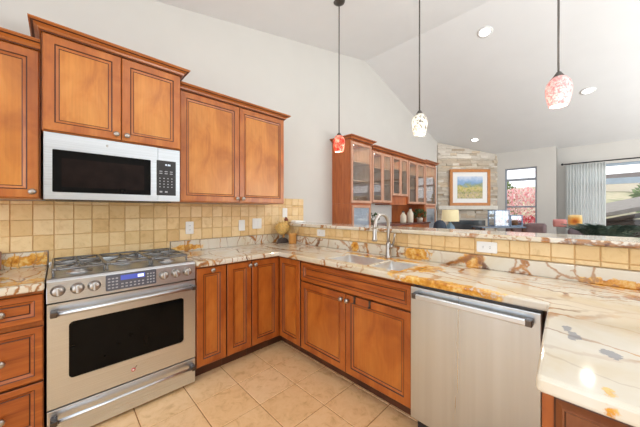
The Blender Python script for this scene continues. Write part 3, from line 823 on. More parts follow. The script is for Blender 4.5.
for k in range(9):
    a = k * .7; rm.tube([(.015 * math.cos(a), .015 * math.sin(a), .012), (.028 * math.cos(a), .028 * math.sin(a), .11), (.05 * math.cos(a), .05 * math.sin(a), .150 + .008 * (k % 3))], .0022, 5)
rm.build('dried_stems', M['straw'], t)
pl = MB()
pl.prism([(-.09, 0), (.09, 0), (.085, .018), (.0, .030), (-.06, .034), (-.085, .022)], -.05, .05)
o = pl.build('folded_napkin', M['white'], loc=(2.17, 2.59, 1.1455), bevel=.006)
tag(o, 'white folded napkin at the wall end of the bar', 'napkin')
M['board'] = wood('brown_board', srgb(126, 72, 34), srgb(150, 90, 46), srgb(168, 106, 58))
o = MB().obox((0, 0, 0), (.17, .018, .12), Matrix.Rotation(-.12, 3, 'X')).build('cutting_board', M['board'], bevel=.006, loc=(-.345, 2.645, .978))
tag(o, 'brown wooden board leaning behind the worktop at the left edge', 'cutting board')

# ------------------------------------------------------------------ pendants and recessed lights
M['rod'] = plain('bronze_rod', srgb(92, 88, 84), .4, .7)
M['bulb'] = plain('bulb', (1, .95, .85, 1), .3, emit=(1, .93, .8, 1), es=6)
shades = [shade_glass('red_mottled_glass', srgb(190, 62, 50), srgb(222, 130, 110), srgb(244, 222, 206), 26),
          shade_glass('white_mottled_glass', srgb(120, 116, 110), srgb(236, 234, 230), srgb(255, 255, 252), 48),
          shade_glass('pink_mottled_glass', srgb(206, 150, 152), srgb(226, 190, 190), srgb(240, 228, 226), 85)]
for i, ((x, y), lab) in enumerate(zip(((2.10, 1.842), (2.10, .970), (2.10, .124)),
        ('pendant light with a red mottled glass shade, nearest the hutch', 'pendant light with a clear white mottled glass shade, middle of three', 'pendant light with a pink speckled glass shade, closest to camera'))):
    zb = 1.915; zt = zc(x)
    t = thing('pendant_light', lab, 'pendant light', (x, y, zb), 0, 'pendant lights over the bar')
    MB().lathe([(.044, 0), (.052, .030), (.060, .075), (.062, .105), (.054, .140), (.036, .166), (.016, .178), (.014, .175), (.034, .162), (.051, .138), (.059, .104), (.057, .075), (.049, .030), (.041, 0), (.044, 0)], seg=32).build('glass_shade', shades[i], t)
    MB().lathe([(0, .168), (.030, .170), (.020, .186), (.012, .20), (0, .205)], seg=20).build('socket_cap', M['rod'], t)
    MB().tube([(0, 0, .19), (0, 0, zt - zb - .02)], .0055, 10).build('rod', M['rod'], t)
    MB().lathe([(0, -.028), (.03, -.026), (.058, -.012), (.062, .0), (0, .0)], (0, 0, zt - zb + .001), seg=28).build('canopy', M['rod'], t)
    MB().lathe([(0, .055), (.014, .06), (.022, .08), (.020, .105), (.010, .13), (0, .135)], seg=16).build('bulb', M['bulb'], t)
    l = D.lights.new('pendant_bulb', 'POINT'); l.energy = 3.0; l.color = (1, .88, .72); l.shadow_soft_size = .02
    lo = D.objects.new('pendant_bulb_light', l); COL.objects.link(lo); lo.parent = t; lo.location = (0, 0, .03)
M['can_glow'] = plain('can_glow', (1, 1, 1, 1), .3, emit=(1, .98, .94, 1), es=5)
cans = [(4.194, 1.004, 'recessed ceiling light highest up, between second and third pendants'), (6.11, .006, 'recessed ceiling light just right of the pink pendant shade'), (7.05, 1.90, 'recessed ceiling light above the stone fireplace'),
        (.6, 1.1, 'recessed ceiling light in front of the range'), (-.6, .2, 'recessed ceiling light behind the camera'), (1.2, -.6, 'recessed ceiling light above the counter corner at the right edge'), (5.2, -1.8, 'recessed ceiling light farthest right in the living room')]
for (x, y, lab) in cans:
    z = zc(x); sl = math.atan(-.2267 if x < XR else .2745)
    t = thing('recessed_light', lab, 'ceiling light', (x, y, z), 0, 'recessed ceiling lights')
    t.rotation_euler = (0, sl, 0)
    MB().lathe([(.070, -.001), (.092, -.001), (.095, -.006), (.070, -.010), (.066, -.001)], seg=32).build('trim_ring', M['white'], t)
    MB().lathe([(0, -.002), (.066, -.002), (.066, -.004), (0, -.004)], seg=24).build('lamp_lens', M['can_glow'], t)
    l = D.lights.new('can', 'AREA'); l.shape = 'DISK'; l.size = .13; l.energy = 1.6; l.color = (1, .95, .88)
    lo = D.objects.new('can_light', l); COL.objects.link(lo); lo.parent = t; lo.location = (0, 0, -.015)

# ------------------------------------------------------------------ china hutch on the left wall
HY = 2.356
t = thing('china_hutch', 'long cherry wall hutch with glass doors beyond the bar', 'hutch', (2.918, YW - .003, 0))
X0 = 2.918
def hx(x): return x - X0
dep = YW - .003 - HY
def shell(mb, xa, xb, za, zb, depth=dep, shelves=()):
    th = .018; xa, xb = hx(xa), hx(xb)
    mb.box(xa, xa + th, -depth, 0, za, zb); mb.box(xb - th, xb, -depth, 0, za, zb)
    mb.box(xa + th, xb - th, -depth, 0, za, za + th); mb.box(xa + th, xb - th, -depth, 0, zb - th, zb)
    mb.box(xa + th, xb - th, -.008, 0, za + th, zb - th, 1)
    mb.box(xa + th, xa + th + .003, -depth + .002, -.009, za + th, zb - th, 1); mb.box(xb - th - .003, xb - th, -depth + .002, -.009, za + th, zb - th, 1)
    for s_ in shelves: mb.box(xa + th, xb - th, -depth + .03, -.008, s_, s_ + .016, 1)
def gdoor(parent, xa, xb, za, zb, y=-dep - .001, fw=.036):
    w_ = xb - xa; h_ = zb - za; mb = MB()
    mb.box(0, fw, -.02, 0, 0, h_); mb.box(w_ - fw, w_, -.02, 0, 0, h_); mb.box(fw, w_ - fw, -.02, 0, 0, fw); mb.box(fw, w_ - fw, -.02, 0, h_ - fw, h_)
    do = mb.build('glass_door', M['hutch_pale'], parent, loc=(hx(xa), y, za), bevel=.002)
    MB().box(fw, w_ - fw, -.012, -.008, fw, h_ - fw).build('glass_pane', M['cab_glass'], do)
    return do
def hcab(xa, xb, za, zb, nd, ztop_crown, lo=0, ro=0, side_panel=False):
    mb = MB(); shell(mb, xa, xb, za, zb, dep, [za + (zb - za) * k for k in (.36, .66)])
    b = mb.build('case', [M['hutch'], M['inside']], t)
    l = D.lights.new('case_fill', 'AREA'); l.shape = 'DISK'; l.size = .06; l.energy = 1.1; l.color = (1, .93, .82)  # added lamp and glowing disc that brighten the dark case interior
    lo_ = D.objects.new('case_fill_light', l); COL.objects.link(lo_); lo_.parent = t; lo_.location = (hx((xa + xb) / 2), -dep / 2, zb - .022)
    MB().lathe([(0, -.001), (.034, -.001), (.034, -.003), (0, -.003)], (hx((xa + xb) / 2), -dep / 2, zb - .0175), seg=16).build('case_fill_disc', M['can_glow'], b)
    n = nd; g_ = .006; dw = (xb - xa - .02 - g_ * (n - 1)) / n
    for i in range(n): gdoor(t, xa + .01 + i * (dw + g_), xa + .01 + i * (dw + g_) + dw, za + .01, zb - .035)
    crown(t, hx(xa), hx(xb), -dep - .02, 0, zb - .006, M['hutch'], lo, ro)
# left tower, full height
hcab(2.918, 3.43, 1.40, 2.315, 1, 0, 1, 1)
hcab(3.433, 4.03, 1.42, 2.262, 2, 0)
hcab(4.033, 4.60, 1.55, 2.262, 2, 0)
hcab(4.603, 5.32, 1.42, 2.262, 2, 0)
hcab(5.323, 5.88, 1.40, 2.285, 1, 0, 1, 1)
for xa, xb in ((2.918, 3.43), (5.323, 5.88)):
    mb = MB(); mb.box(hx(xa), hx(xb), -dep, 0, .0, 1.399); mb.build('tower_base', M['hutch'], t)
    do = gdoor(t, xa + .03, xb - .03, .35, 1.375)
    MB().box(.036, xb - xa - .096, -.005, 0, .036, .989).build('mirror_backing', plain('pale_blue_panel', srgb(190, 204, 222), .3), do)
MB().box(hx(3.433), hx(5.32), -dep - .10, 0, 0, 1.045).build('base', M['hutch'], t)
MB().box(hx(3.433), hx(5.32), -dep - .13, 0, 1.046, 1.075).build('countertop', plain('dark_red_stone', srgb(110, 70, 64), .25), t, bevel=.004)
MB().box(hx(3.433), hx(4.60), -.012, -.001, 1.076, 1.419).build('back_panel', M['white'], t)
MB().box(hx(4.603), hx(5.32), -.012, -.001, 1.076, 1.419).build('back_panel', M['hutch'], t)
MB().box(hx(4.033), hx(4.60), -dep + .02, -.013, 1.40, 1.549).build('cubby', M['hutch'], t)

def leafblob(c_, rad, n, size, seed=1, up=.3):
    rnd = random.Random(seed); mb = MB()
    for k in range(n):
        while True:
            p = Vector((rnd.uniform(-1, 1), rnd.uniform(-1, 1), rnd.uniform(-1, 1)))
            if p.length < 1: break
        p = p.normalized() * (p.length ** .4)
        pos = Vector((c_[0] + p.x * rad[0], c_[1] + p.y * rad[1], c_[2] + p.z * rad[2]))
        d = (p + Vector((rnd.uniform(-.6, .6), rnd.uniform(-.6, .6), up + rnd.uniform(-.5, .5)))).normalized()
        s_ = d.cross(Vector((rnd.uniform(-1, 1), rnd.uniform(-1, 1), rnd.uniform(-1, 1)))).normalized()
        nn = d.cross(s_).normalized()
        L = size * rnd.uniform(.7, 1.3); w_ = L * .28
        k0 = mb.add([pos, pos + d * L * .5 + s_ * w_ + nn * L * .06, pos + d * L, pos + d * L * .5 - s_ * w_ + nn * L * .06])
        mb.face((k0, k0 + 1, k0 + 2, k0 + 3), 0)
    return mb
M['leaf'] = plain('leaf_green', srgb(76, 104, 62), .5, var=.4, scale=30)
M['leaf_dark'] = plain('leaf_dark_green', srgb(66, 92, 82), .5, var=.35, scale=30)
M['pot'] = plain('pale_pot', srgb(214, 198, 184), .5)
def plant(label, x, y, z, r, seed):
    t = thing('potted_plant', label, 'plant', (x, y, z), 0, 'small plants on the hutch counter')
    MB().lathe([(0, 0), (r * .5, 0), (r * .65, r * .9), (r * .6, r * .9), (r * .5, r * .8), (0, r * .8)], seg=18).build('pot', M['pot'], t)
    leafblob((0, 0, r * 1.5), (r, r, r * .8), 140, r * .5, seed).build('foliage', M['leaf'], t)
plant('dark potted plant on the hutch counter beside its tall left tower', 3.60, 2.42, 1.0755, .075, 3)
plant('bushy green potted plant at the right end of the hutch counter', 5.12, 2.36, 1.0755, .10, 4)
M['cream'] = plain('cream_ceramic', srgb(226, 214, 194), .4)
for i, (x, y, hh, lab) in enumerate(((4.45, 2.36, .19, 'short cream canister on the hutch counter left of the plant'), (4.68, 2.34, .25, 'taller cream bottle on the hutch counter touching the plant'))):
    t = thing('canister', lab, 'canister', (x, y, 1.0755))
    MB().lathe([(0, 0), (.05, 0), (.055, .02), (.055, hh * .7), (.03, hh * .85), (.022, hh), (0, hh)], seg=20).build('jar', M['cream'], t)
    MB().lathe([(0, 0), (.024, 0), (.024, .02), (0, .025)], (0, 0, hh + .001), seg=16).build('stopper', M['ash'], t)
# glassware inside
for i, (x, z) in enumerate(((3.10, 1.735), (3.25, 1.735), (4.95, 1.727), (5.1, 1.727))):
    t = MB().lathe([(0, 0), (.03, 0), (.004, .006), (.004, .06), (.034, .09), (.036, .14), (.033, .14), (.03, .092), (0, .07)], seg=16).build('wine_glass', M['pane'], loc=(x, 2.52, z + .012))
    tag(t, ['stemmed glass nearer the left side inside the hutch tower', 'stemmed glass nearer the right side inside the hutch left tower', 'stemmed glass left inside the hutch section before the last tower', 'stemmed glass right inside the hutch section before the last tower'][i], 'glass', 'glasses on the hutch shelves')

# ------------------------------------------------------------------ stone fireplace, diagonal in the far corner
ts = NT('stacked_stone')
gi = ts.n('ShaderNodeNewGeometry')
tint = ts.ramp(gi.outputs['Random Per Island'], [(0, srgb(178, 160, 138)), (.25, srgb(216, 206, 190)), (.5, srgb(232, 226, 216)), (.75, srgb(196, 186, 172)), (1, srgb(222, 204, 178))])
nn_ = ts.noise(ts.coord((3, 3, 12)), 5, 5, .6)
ts.base(ts.mix(.6, tint, ts.ramp(nn_.outputs[0], [(.3, (.74, .70, .66)), (.65, (1, 1, 1))]), 'MULTIPLY'))
ts.b.inputs['Roughness'].default_value = .85; ts.bump(nn_.outputs[0], .5, .02)
M['stone'] = ts.m
PA = Vector((6.838, 2.69, 0)); PBv = Vector((7.915, 1.628, 0))
ex = (PBv - PA); FL = ex.length; ang = math.atan2(ex.y, ex.x)
t = thing('corner_fireplace', 'stacked pale stone fireplace set diagonally across the far corner', 'fireplace', PA, ang)
st = MB()
def ctop(u): x = PA.x + ex.x * u / FL; return zc(x) - .012
core = MB(); core.prism([(0.01, 0), (FL - .01, 0), (FL - .01, ctop(FL)), (0.01, ctop(0))], .02, .06)
core.build('core_wall', M['stone'], t)
rnd = random.Random(5); z = 0.0
while z < 3.05:
    h_ = rnd.uniform(.035, .075); u = rnd.uniform(-.2, 0)
    while u < FL:
        L = rnd.uniform(.12, .42); a, b = max(0, u), min(FL, u + L); u += L
        if b - a < .02: continue
        if z + h_ > ctop(b): continue
        if z < .62 + .46 and a > -1 and (b > .28 and a < 1.20) and z < 1.12 and z + h_ > .0 and z < 1.06: continue
        d_ = rnd.uniform(-.03, .0)
        st.box(a + .002, b - .002, d_, .021, z + .0015, z + h_ - .0015)
    z += h_
st.build('stone_facing', M['stone'], t)
MB().box(-.02, FL - .06, -.13, -.032, 1.325, 1.42).build('mantel', plain('pale_mantel', srgb(226, 222, 212), .5), t, bevel=.005)
MB().box(.285, 1.195, -.034, .019, .0, 1.055).build('firebox', M['black'], t)
su = MB(); 
su.box(.40, 1.10, -.04, -.0345, .95, 1.05)
su.build('firebox_glass', plain('dark_slate_glass', srgb(58, 66, 72), .15), t)
# framed landscape leaning on the mantel
def tuv(px): return None
t = thing('framed_picture', 'framed watercolor landscape leaning on the mantel against stone wall', 'picture', PA + ex.normalized() * 0 + Vector((0, 0, 0)), ang)
pu0, pu1, pz0, pz1 = .285, 1.300, 1.4215, 2.335
th = MB(); fw = .072; ya, yb = -.075, -.035
for a, b, c_, d_ in ((pu0, pu1, pz0, pz0 + fw), (pu0, pu1, pz1 - fw, pz1), (pu0, pu0 + fw, pz0 + fw, pz1 - fw), (pu1 - fw, pu1, pz0 + fw, pz1 - fw)):
    th.box(a, b, ya, yb, c_, d_)
th.build('frame', plain('orange_wood_frame', srgb(196, 126, 58), .4, var=.12), t, bevel=.008)
MB().box(pu0 + fw, pu1 - fw, -.058, -.045, pz0 + fw, pz1 - fw).build('mat_board', M['white'], t)
pt = NT('watercolor')
P = pt.n('ShaderNodeTexCoord').outputs['Object']
sp = pt.n('ShaderNodeSeparateXYZ'); pt.l(P, sp.inputs[0])
n1 = pt.noise(P, 7, 4, .6); n2 = pt.noise(P, 18, 4, .7); n3 = pt.noise(P, 4, 2)
zz = pt.math('ADD', sp.outputs[2], pt.math('MULTIPLY', pt.math('SUBTRACT', n1.outputs[0], .5), .28))
zn = pt.math('DIVIDE', pt.math('SUBTRACT', zz, 1.60), .56)
basec = pt.ramp(zn, [(.0, srgb(120, 130, 100)), (.18, srgb(190, 170, 130)), (.30, srgb(88, 112, 70)), (.45, srgb(196, 186, 70)), (.60, srgb(120, 150, 120)), (.70, srgb(120, 160, 205)), (.85, srgb(160, 190, 225)), (1.0, srgb(205, 215, 235))])
dab = pt.ramp(n2.outputs[0], [(.36, srgb(60, 80, 62)), (.48, srgb(214, 196, 88)), (.6, srgb(216, 176, 150)), (.7, srgb(235, 225, 215))])
fac = pt.ramp(zn, [(.0, (.55, .55, .55)), (.5, (.5, .5, .5)), (.68, (0, 0, 0))])
pt.base(pt.mix(fac, basec, dab)); pt.b.inputs['Roughness'].default_value = .3
MB().box(pu0 + .19, pu1 - .19, -.0605, -.0585, pz0 + .18, pz1 - .18).build('painting', pt.m, t)

# ------------------------------------------------------------------ living-room things seen over the bar
FV = Vector((math.cos(AZ), math.sin(AZ), 0)); RV = Vector((math.sin(AZ), -math.cos(AZ), 0))
M['shade'] = None
sg = NT('linen_shade'); sg.base(srgb(238, 226, 184)); sg.b.inputs['Roughness'].default_value = .8
sg.b.inputs['Emission Color'].default_value = srgb(250, 230, 180); sg.b.inputs['Emission Strength'].default_value = .25
# table lamp on a side table
lx, ly = 5.70, 1.985
t = thing('side_table', 'small dark side table holding the square-shade lamp', 'table', (lx, ly, 0))
MB().box(-.25, .25, -.2, .2, .58, .61).build('tabletop', M['toe'], t, bevel=.005)
for a in (-1, 1):
    for b in (-1, 1): MB().box(a * .22 - .02, a * .22 + .02, b * .17 - .02, b * .17 + .02, 0, .58).build('leg', M['toe'], t)
t = thing('table_lamp', 'table lamp with a cream drum shade left of the fireplace', 'lamp', (lx, ly, .6105))
MB().lathe([(0, 0), (.08, 0), (.08, .015), (.03, .03), (.05, .10), (.09, .20), (.10, .28), (.07, .38), (.03, .43), (.012, .45), (.012, .47), (0, .47)], seg=24).build('lamp_base', plain('blue_ceramic', srgb(126, 160, 190), .2), t)
MB().lathe([(.165, .47), (.150, .705), (.147, .705), (.162, .47), (.165, .47)], seg=32).build('lamp_shade', sg.m, t)
# blue armchair back
M['slate'] = plain('slate_fabric', srgb(64, 76, 92), .8)
t = thing('armchair', 'dark slate rounded armchair beside the lamp', 'armchair', (5.15, 1.98, 0), PI)
c_ = MB(); c_.lathe([(0, 0), (.075, .01), (.11, .06), (.12, .14), (.10, .22), (.05, .27), (0, .28)], (0, 0, .84), seg=20); 
c_.build('headrest', M['slate'], t)
MB().box(-.26, .26, -.05, .08, .38, .90).build('backrest', M['slate'], t, bevel=.04, seg=4)
MB().box(-.28, .28, .09, .36, .20, .42).build('seat', M['slate'], t, bevel=.04, seg=4)
for a in (-1, 1):
    for b in (.0, .30): MB().box(a * .22 - .02, a * .22 + .02, b, b + .04, 0, .20).build('leg', M['toe'], t)
# dining / coffee table with glass hurricanes
M['table_blue'] = plain('blue_grey_table', srgb(96, 112, 132), .25)
t = thing('console_table', 'dark blue-grey console table carrying the glass lanterns', 'table', (5.484, 1.205, 0), AZ - PI/2)
MB().box(-.28, .49, -.16, .16, .995, 1.02).build('tabletop', M['table_blue'], t, bevel=.004)
for a in (-.25, .46):
    for b in (-.13, .13): MB().box(a - .02, a + .02, b - .02, b + .02, 0, .995).build('leg', M['toe'], t)
M['lantern_glass'] = glass('lantern_glass', (.86, .92, .98, 1), .16)
M['lantern_frame'] = plain('lantern_frame', srgb(128, 150, 180), .3)
M['candle'] = plain('amber_candle', srgb(198, 126, 78), .5, var=.2)
for i, (px, dd_, w_, h_, lab) in enumerate(((498.5, 4.70, .25, .29, 'taller glass lantern with amber candle, left one on the console'), (513.5, 4.72, .20, .20, 'lower glass lantern with amber candle, beside the taller lantern'))):
    p = FV * dd_ + RV * (dd_ * (px - 320) / 265)
    t = thing('lantern', lab, 'lantern', (p.x, p.y, 1.0205), AZ - PI/2, 'glass lanterns on the console')
    fr = MB(); q = w_ / 2; e = .008
    for a in (-1, 1):
        for b in (-1, 1): fr.box(a * q - e, a * q + e, b * q * .7 - e, b * q * .7 + e, 0, h_)
    for z_ in (0, h_ - .016):
        for b in (-1, 1): fr.box(-q, q, b * q * .7 - e, b * q * .7 + e, z_, z_ + .016)
        for a in (-1, 1): fr.box(a * q - e, a * q + e, -q * .7, q * .7, z_, z_ + .016)
    fr.build('frame', M['lantern_frame'], t, bevel=.002)
    g_ = MB()
    for b in (-1, 1): g_.box(-q + .01, q - .01, b * q * .7 - .002, b * q * .7 + .002, .017, h_ - .017)
    g_.build('glass_pane', M['lantern_glass'], t)
    MB().lathe([(0, 0), (.055, 0), (.065, .04), (.060, .09), (.035, .115), (0, .12)], (.0, 0, .018), seg=20).build('candle', M['candle'], t)
    if i == 0: MB().lathe([(0, 0), (.05, .01), (.06, .04), (.03, .06), (0, .062)], (.0, 0, .150), seg=20).build('shell', M['cream'], t)

# sofas
M['plum'] = plain('plum_leather', srgb(128, 104, 106), .45, var=.1)
M['plum2'] = plain('taupe_leather', srgb(122, 110, 118), .45, var=.1)
def sofa(label, cx, cy, rz, L, mat, top, nback):
    t = thing('sofa', label, 'sofa', (cx, cy, 0), rz, 'leather sofas in the living room')
    MB().box(-L/2, L/2, -.45, .45, .08, .30).build('base', mat, t, bevel=.03, seg=3)
    bw = (L - .3) / nback
    for i in range(nback):
        MB().box(-L/2 + .15 + i * bw + .005, -L/2 + .15 + (i + 1) * bw - .005, -.44, -.20, .46, top).build('back_cushion', mat, t, bevel=.06, seg=4)
        MB().box(-L/2 + .15 + i * bw + .005, -L/2 + .15 + (i + 1) * bw - .005, -.19, .45, .302, .46).build('seat_cushion', mat, t, bevel=.04, seg=3)
    for a in (-1, 1):
        x = a * (L/2 - .075); MB().box(x - .07, x + .07, -.45, .45, .302, .66).build('armrest', mat, t, bevel=.05, seg=4)
        for b in (-.4, .36): MB().box(a * (L/2 - .1) - .03, a * (L/2 - .1) + .03, b, b + .05, 0, .08).build('leg', M['toe'], t)
    return t
# backs face the kitchen: sofa's -y side turned towards -x
sofa('plum leather sofa nearer the middle window, back to the kitchen', 7.44, .95, -PI/2, 1.0, M['plum'], 1.035, 2)
sofa('taupe leather sofa right of the plum sofa, back to the kitchen', 6.79, -.06, -PI/2, .95, M['plum2'], .995, 1)
def cushion(label, c_, size, rz, tilt, mat, cat='cushion'):
    mb = MB(); n = 10
    rows = []
    for sgn in (-1, 1):
        k = []
        for i in range(n + 1):
            for j in range(n + 1):
                u, v = -1 + 2 * i / n, -1 + 2 * j / n
                th_ = size[1] * (1 - u ** 4) ** .5 * (1 - v ** 4) ** .5
                k.append((u * size[0] * (1 - .06 * v * v), sgn * th_, v * size[2] * (1 - .06 * u * u)))
        rows.append(mb.add(k))
    for r_, rev in ((rows[0], False), (rows[1], True)):
        for i in range(n):
            for j in range(n):
                a = r_ + i * (n + 1) + j; q = (a, a + n + 1, a + n + 2, a + 1)
                mb.face(q[::-1] if rev else q, 0, True)
    o = mb.build('cushion', mat, loc=c_); o.rotation_euler = (tilt, 0, rz)
    tag(o, label, cat, 'cushions on the sofas'); return o
tf = NT('flower_cushion_fabric'); P = tf.n('ShaderNodeTexCoord').outputs['Object']
gl_ = tf.n('ShaderNodeVectorMath'); gl_.operation = 'LENGTH'
mm = tf.n('ShaderNodeMapping'); mm.inputs['Scale'].default_value = (1, 0, 1); tf.l(P, mm.inputs[0]); tf.l(mm.outputs[0], gl_.inputs[0])
nw = tf.noise(P, 30, 3); dd2 = tf.math('ADD', gl_.outputs['Value'], tf.math('MULTIPLY', nw.outputs[0], .03))
tf.base(tf.ramp(dd2, [(.03, srgb(196, 96, 40)), (.06, srgb(232, 150, 60)), (.10, srgb(240, 196, 120)), (.14, srgb(236, 216, 170))])); tf.b.inputs['Roughness'].default_value = .8
p = FV * 4.05 + RV * (4.05 * (575 - 320) / 265)
cushion('yellow cushion with an orange flower on top of the taupe sofa', (6.50, .168, 1.115), (.095, .045, .112), -PI/2, .12, tf.m)
cushion('pink cushion left of the yellow flower cushion', (6.45, .365, 1.072), (.095, .045, .075), -PI/2, .3, plain('pink_fabric', srgb(222, 150, 146), .8))
# greenery along the sofa back
t = thing('floor_plant', 'dark green leafy plant spreading behind the taupe sofa', 'plant', (5.746, -.19, 0))
MB().lathe([(0, 0), (.14, 0), (.19, .40), (.17, .40), (.13, .36), (0, .36)], seg=24).build('pot', M['pot'], t)
fr = MB(); rnd = random.Random(9)
for k in range(70):
    a = rnd.uniform(0, 2 * PI); L = rnd.uniform(.20, .37); pts = []
    for s_ in range(7):
        q = s_ / 6; pts.append(Vector((math.cos(a) * L * q, math.sin(a) * L * q * 1.2, .38 + .76 * q ** .5 * (1 + .02 * (k % 5)) - .12 * q ** 3)))
    fr.tube(pts, [.005, .005, .004, .004, .003, .002, .001], 4)
    for s_ in range(2, 7):
        for sd in (-1, 1):
            for sub in (0, .5):
                b = pts[s_] if sub == 0 else (pts[s_] + pts[s_ - 1]) / 2
                d = (pts[s_] - pts[s_ - 1]).normalized(); sdv = d.cross(Vector((0, 0, 1))).normalized() * sd
                tip = b + sdv * .09 + d * .07 - Vector((0, 0, .015)); md = (b + tip) / 2
                k0 = fr.add([b, md + d * .014, tip, md - d * .014]); fr.face((k0, k0 + 1, k0 + 2, k0 + 3))
fr.build('fronds', M['leaf_dark'], t)

# curtain and rod
rodm = M['rod']
t = thing('curtain_rod', 'long dark curtain rod above the sliding glass door', 'curtain rod', (7.93, 0, 2.315))
MB().tube([(0, .385, 0), (0, -2.6, 0)], .013, 10).build('rod', M['black'], t)
MB().lathe([(0, 0), (.02, .006), (.026, .022), (.018, .04), (0, .044)], (0, .385, 0), rotM=Matrix.Rotation(-PI / 2, 3, 'X'), seg=14).build('finial', M['black'], t)
for yy in (.30, -1.2, -2.5): MB().tube([(0, yy, 0), (.137, yy, 0)], .007, 8).build('bracket', M['black'], t)
M['curtain'] = None
tcm = NT('white_curtain'); nn2 = tcm.noise(tcm.coord((1, 1, 1)), 40, 2); tcm.base(tcm.ramp(nn2.outputs[0], [(.3, srgb(238, 242, 241)), (.7, srgb(246, 248, 247))])); tcm.b.inputs['Roughness'].default_value = .8
trl = tcm.n('ShaderNodeBsdfTranslucent'); trl.inputs[0].default_value = srgb(250, 252, 252); mxs = tcm.n('ShaderNodeMixShader'); mxs.inputs[0].default_value = .6
tcm.l(tcm.b.outputs[0], mxs.inputs[1]); tcm.l(trl.outputs[0], mxs.inputs[2]); tcm.l(mxs.outputs[0], [q for q in tcm.t.nodes if q.type == 'OUTPUT_MATERIAL'][0].inputs[0])
cu = MB(); n = 150; y0, y1 = .350, -.25
rows = []
for z_, amp in ((.02, .030), (1.2, .028), (2.1, .022), (2.285, .014)):
    rows.append(cu.add([(7.93 + amp * math.sin(i * 2 * PI / 10.7 + .6 * math.sin(i * .13)), y0 + (y1 - y0) * i / n, z_) for i in range(n + 1)]))
for a, b in zip(rows, rows[1:]):
    for i in range(n): cu.face((a + i, a + i + 1, b + i + 1, b + i), 0, True)
co = cu.build('curtain', tcm.m, fix=False); sm = co.modifiers.new('Solid', 'SOLIDIFY'); sm.thickness = .004
tag(co, 'white pleated curtain gathered at the left of the glass door', 'curtain')

# ------------------------------------------------------------------ outdoors
M['patio'] = plain('patio_concrete', srgb(190, 184, 174), .8)
M['grass'] = plain('garden_green', srgb(120, 136, 82), .9, var=.3, scale=3)
struct(MB().box(8.22, 14, -7, 7, -.3, -.1).build('ground_patio', M['patio']))
hm = NT('hillside'); v_ = hm.coord((.3, .3, .5)); h1 = hm.noise(v_, 1.2, 8, .75); hm.base(hm.ramp(h1.outputs[0], [(.32, srgb(84, 98, 66)), (.46, srgb(150, 146, 112)), (.55, srgb(180, 168, 140)), (.7, srgb(100, 112, 78))]))
hm.b.inputs['Roughness'].default_value = .9
hl = MB(); nx, ny = 26, 60; rnd = random.Random(2)
def hz(x, y): return -.6 + (x - 12) * .088 + .9 * math.sin(y * .11 + 1) * (x - 12) / 40 + .5 * math.sin(x * .3 + y * .17) * min(1, (x - 12) / 12) if x > 12 else -.6
for i in range(nx + 1):
    for j in range(ny + 1):
        x = 12 + i * 2.6; y = -60 + j * 2.2; hl.add([(x, y, hz(x, y))])
for i in range(nx):
    for j in range(ny):
        a = i * (ny + 1) + j; hl.face((a, a + ny + 1, a + ny + 2, a + 1), 0, True)
tag(hl.build('hillside', hm.m, fix=False), 'dry green and tan hillside beyond the windows', 'hill')
# houses on the hill
rndh = random.Random(4)
for i, (x, y, s_) in enumerate(((44, -8, 1.0), (50, -3.5, 1.1), (47, 2.5, .9), (54, -13, 1.2), (40, -15, .9))):
    z_ = hz(x, y) - .3
    t = thing('hillside_house', ['pale hillside house seen low through the glass door', 'white hillside house right beside the curtain edge', 'cream hillside house behind the curtain', 'distant pale house near the right photo edge', 'nearest pale hillside house at the right photo edge'][i], 'house', (x, y, z_), rndh.uniform(1.2, 1.9), 'houses on the hillside')
    MB().box(-2.2 * s_, 2.2 * s_, -1.5 * s_, 1.5 * s_, 0, 1.5 * s_).build('wall', M['cream'], t)
    MB().prism([(-1.8 * s_, 1.5 * s_), (1.8 * s_, 1.5 * s_), (0, 2.3 * s_)], -2.4 * s_, 2.4 * s_, 0, 'yz').build('roof', M['ash'], t)
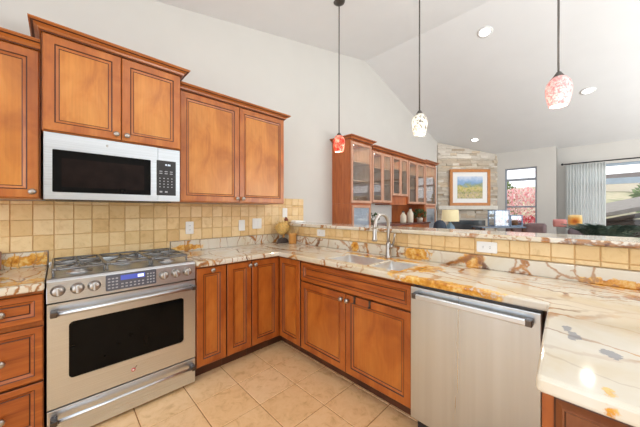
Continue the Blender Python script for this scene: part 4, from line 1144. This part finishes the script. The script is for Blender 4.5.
# patio cover roof of the neighbour
M['shingle'] = plain('grey_shingle', srgb(120, 112, 104), .8, var=.2, scale=8)
M['darkwood'] = plain('dark_timber', srgb(60, 48, 42), .7)
t = thing('patio_pavilion', 'dark timber pavilion with grey shingle roof outside the glass door', 'pavilion', (12.2, -2.55, -.10), .25)
pr = MB(); 
pr.prism([(-3.2, 1.22), (0, 2.10), (3.2, 1.22), (3.2, 1.12), (0, 1.98), (-3.2, 1.12)], -1.8, 2.2, 0, 'yz')
pr.build('roof', M['shingle'], t)
tr = MB(); tr.tube([(-1.85, -2.9, 1.10), (-1.85, 0, 1.88), (-1.85, 2.9, 1.10)], .06, 4)
tr.tube([(-1.85, -2.9, 1.08), (-1.85, 2.9, 1.08)], .06, 4); tr.tube([(-1.85, 0, 1.85), (-1.85, 0, 1.1)], .05, 4)
tr.tube([(-1.85, 0, 1.1), (-1.85, 1.5, 1.5)], .045, 4); tr.tube([(-1.85, 0, 1.1), (-1.85, -1.5, 1.5)], .045, 4)
tr.build('truss', M['darkwood'], t)
for a in (-1.7, 2.0):
    for b in (-2.8, 2.8): MB().box(a - .07, a + .07, b - .07, b + .07, -.1, 1.05).build('post', M['darkwood'], t)
MB().box(2.0, 2.1, -3.0, 3.0, -.1, 1.1).build('back_wall', M['ash'], t)
# blossoming trees by the middle window
M['pink'] = plain('pink_blossom', srgb(220, 128, 140), .7, var=.3, scale=12)
M['whiteb'] = plain('white_blossom', srgb(238, 216, 210), .7, var=.1, scale=12)
M['pale_pink'] = plain('pale_pink_blossom', srgb(238, 170, 174), .7, var=.2, scale=12)
M['bush'] = plain('bush_green', srgb(112, 134, 74), .7, var=.3, scale=6)
def bush(label, x, y, z, rad, n, size, mats, seed, name='blossom_tree'):
    t = thing(name, label, 'tree', (x, y, -.2))
    MB().tube([(0, 0, 0), (.05, 0, z * .5), (0, .03, z + .2)], [.07, .06, .04], 8).build('trunk', M['darkwood'], t)
    for k, mt in enumerate(mats):
        leafblob((0, 0, z + .2), rad, n, size, seed + k).build('blossoms' if k else 'crown', mt, t)
bush('deep pink blossom shrub low outside the middle window', 10.2, 1.30, .35, (.7, 1.0, .75), 1500, .09, [M['pink'], M['red']], 11, 'blossom_shrub')
bush('white and pink blossom tree outside the middle window', 12.5, 1.75, .95, (1.0, 2.0, 1.15), 2600, .11, [M['whiteb'], M['pale_pink'], M['whiteb']], 21)
bush('round green tree left behind the blossom tree', 16.5, 3.75, 1.6, (1.2, 1.25, 1.45), 1800, .20, [M['bush']], 31, 'garden_tree')
bush('yellow green tree outside the glass door near the right photo edge', 24, -3.5, 2.0, (1.6, 1.6, 1.3), 1800, .26, [M['bush']], 41, 'garden_tree')
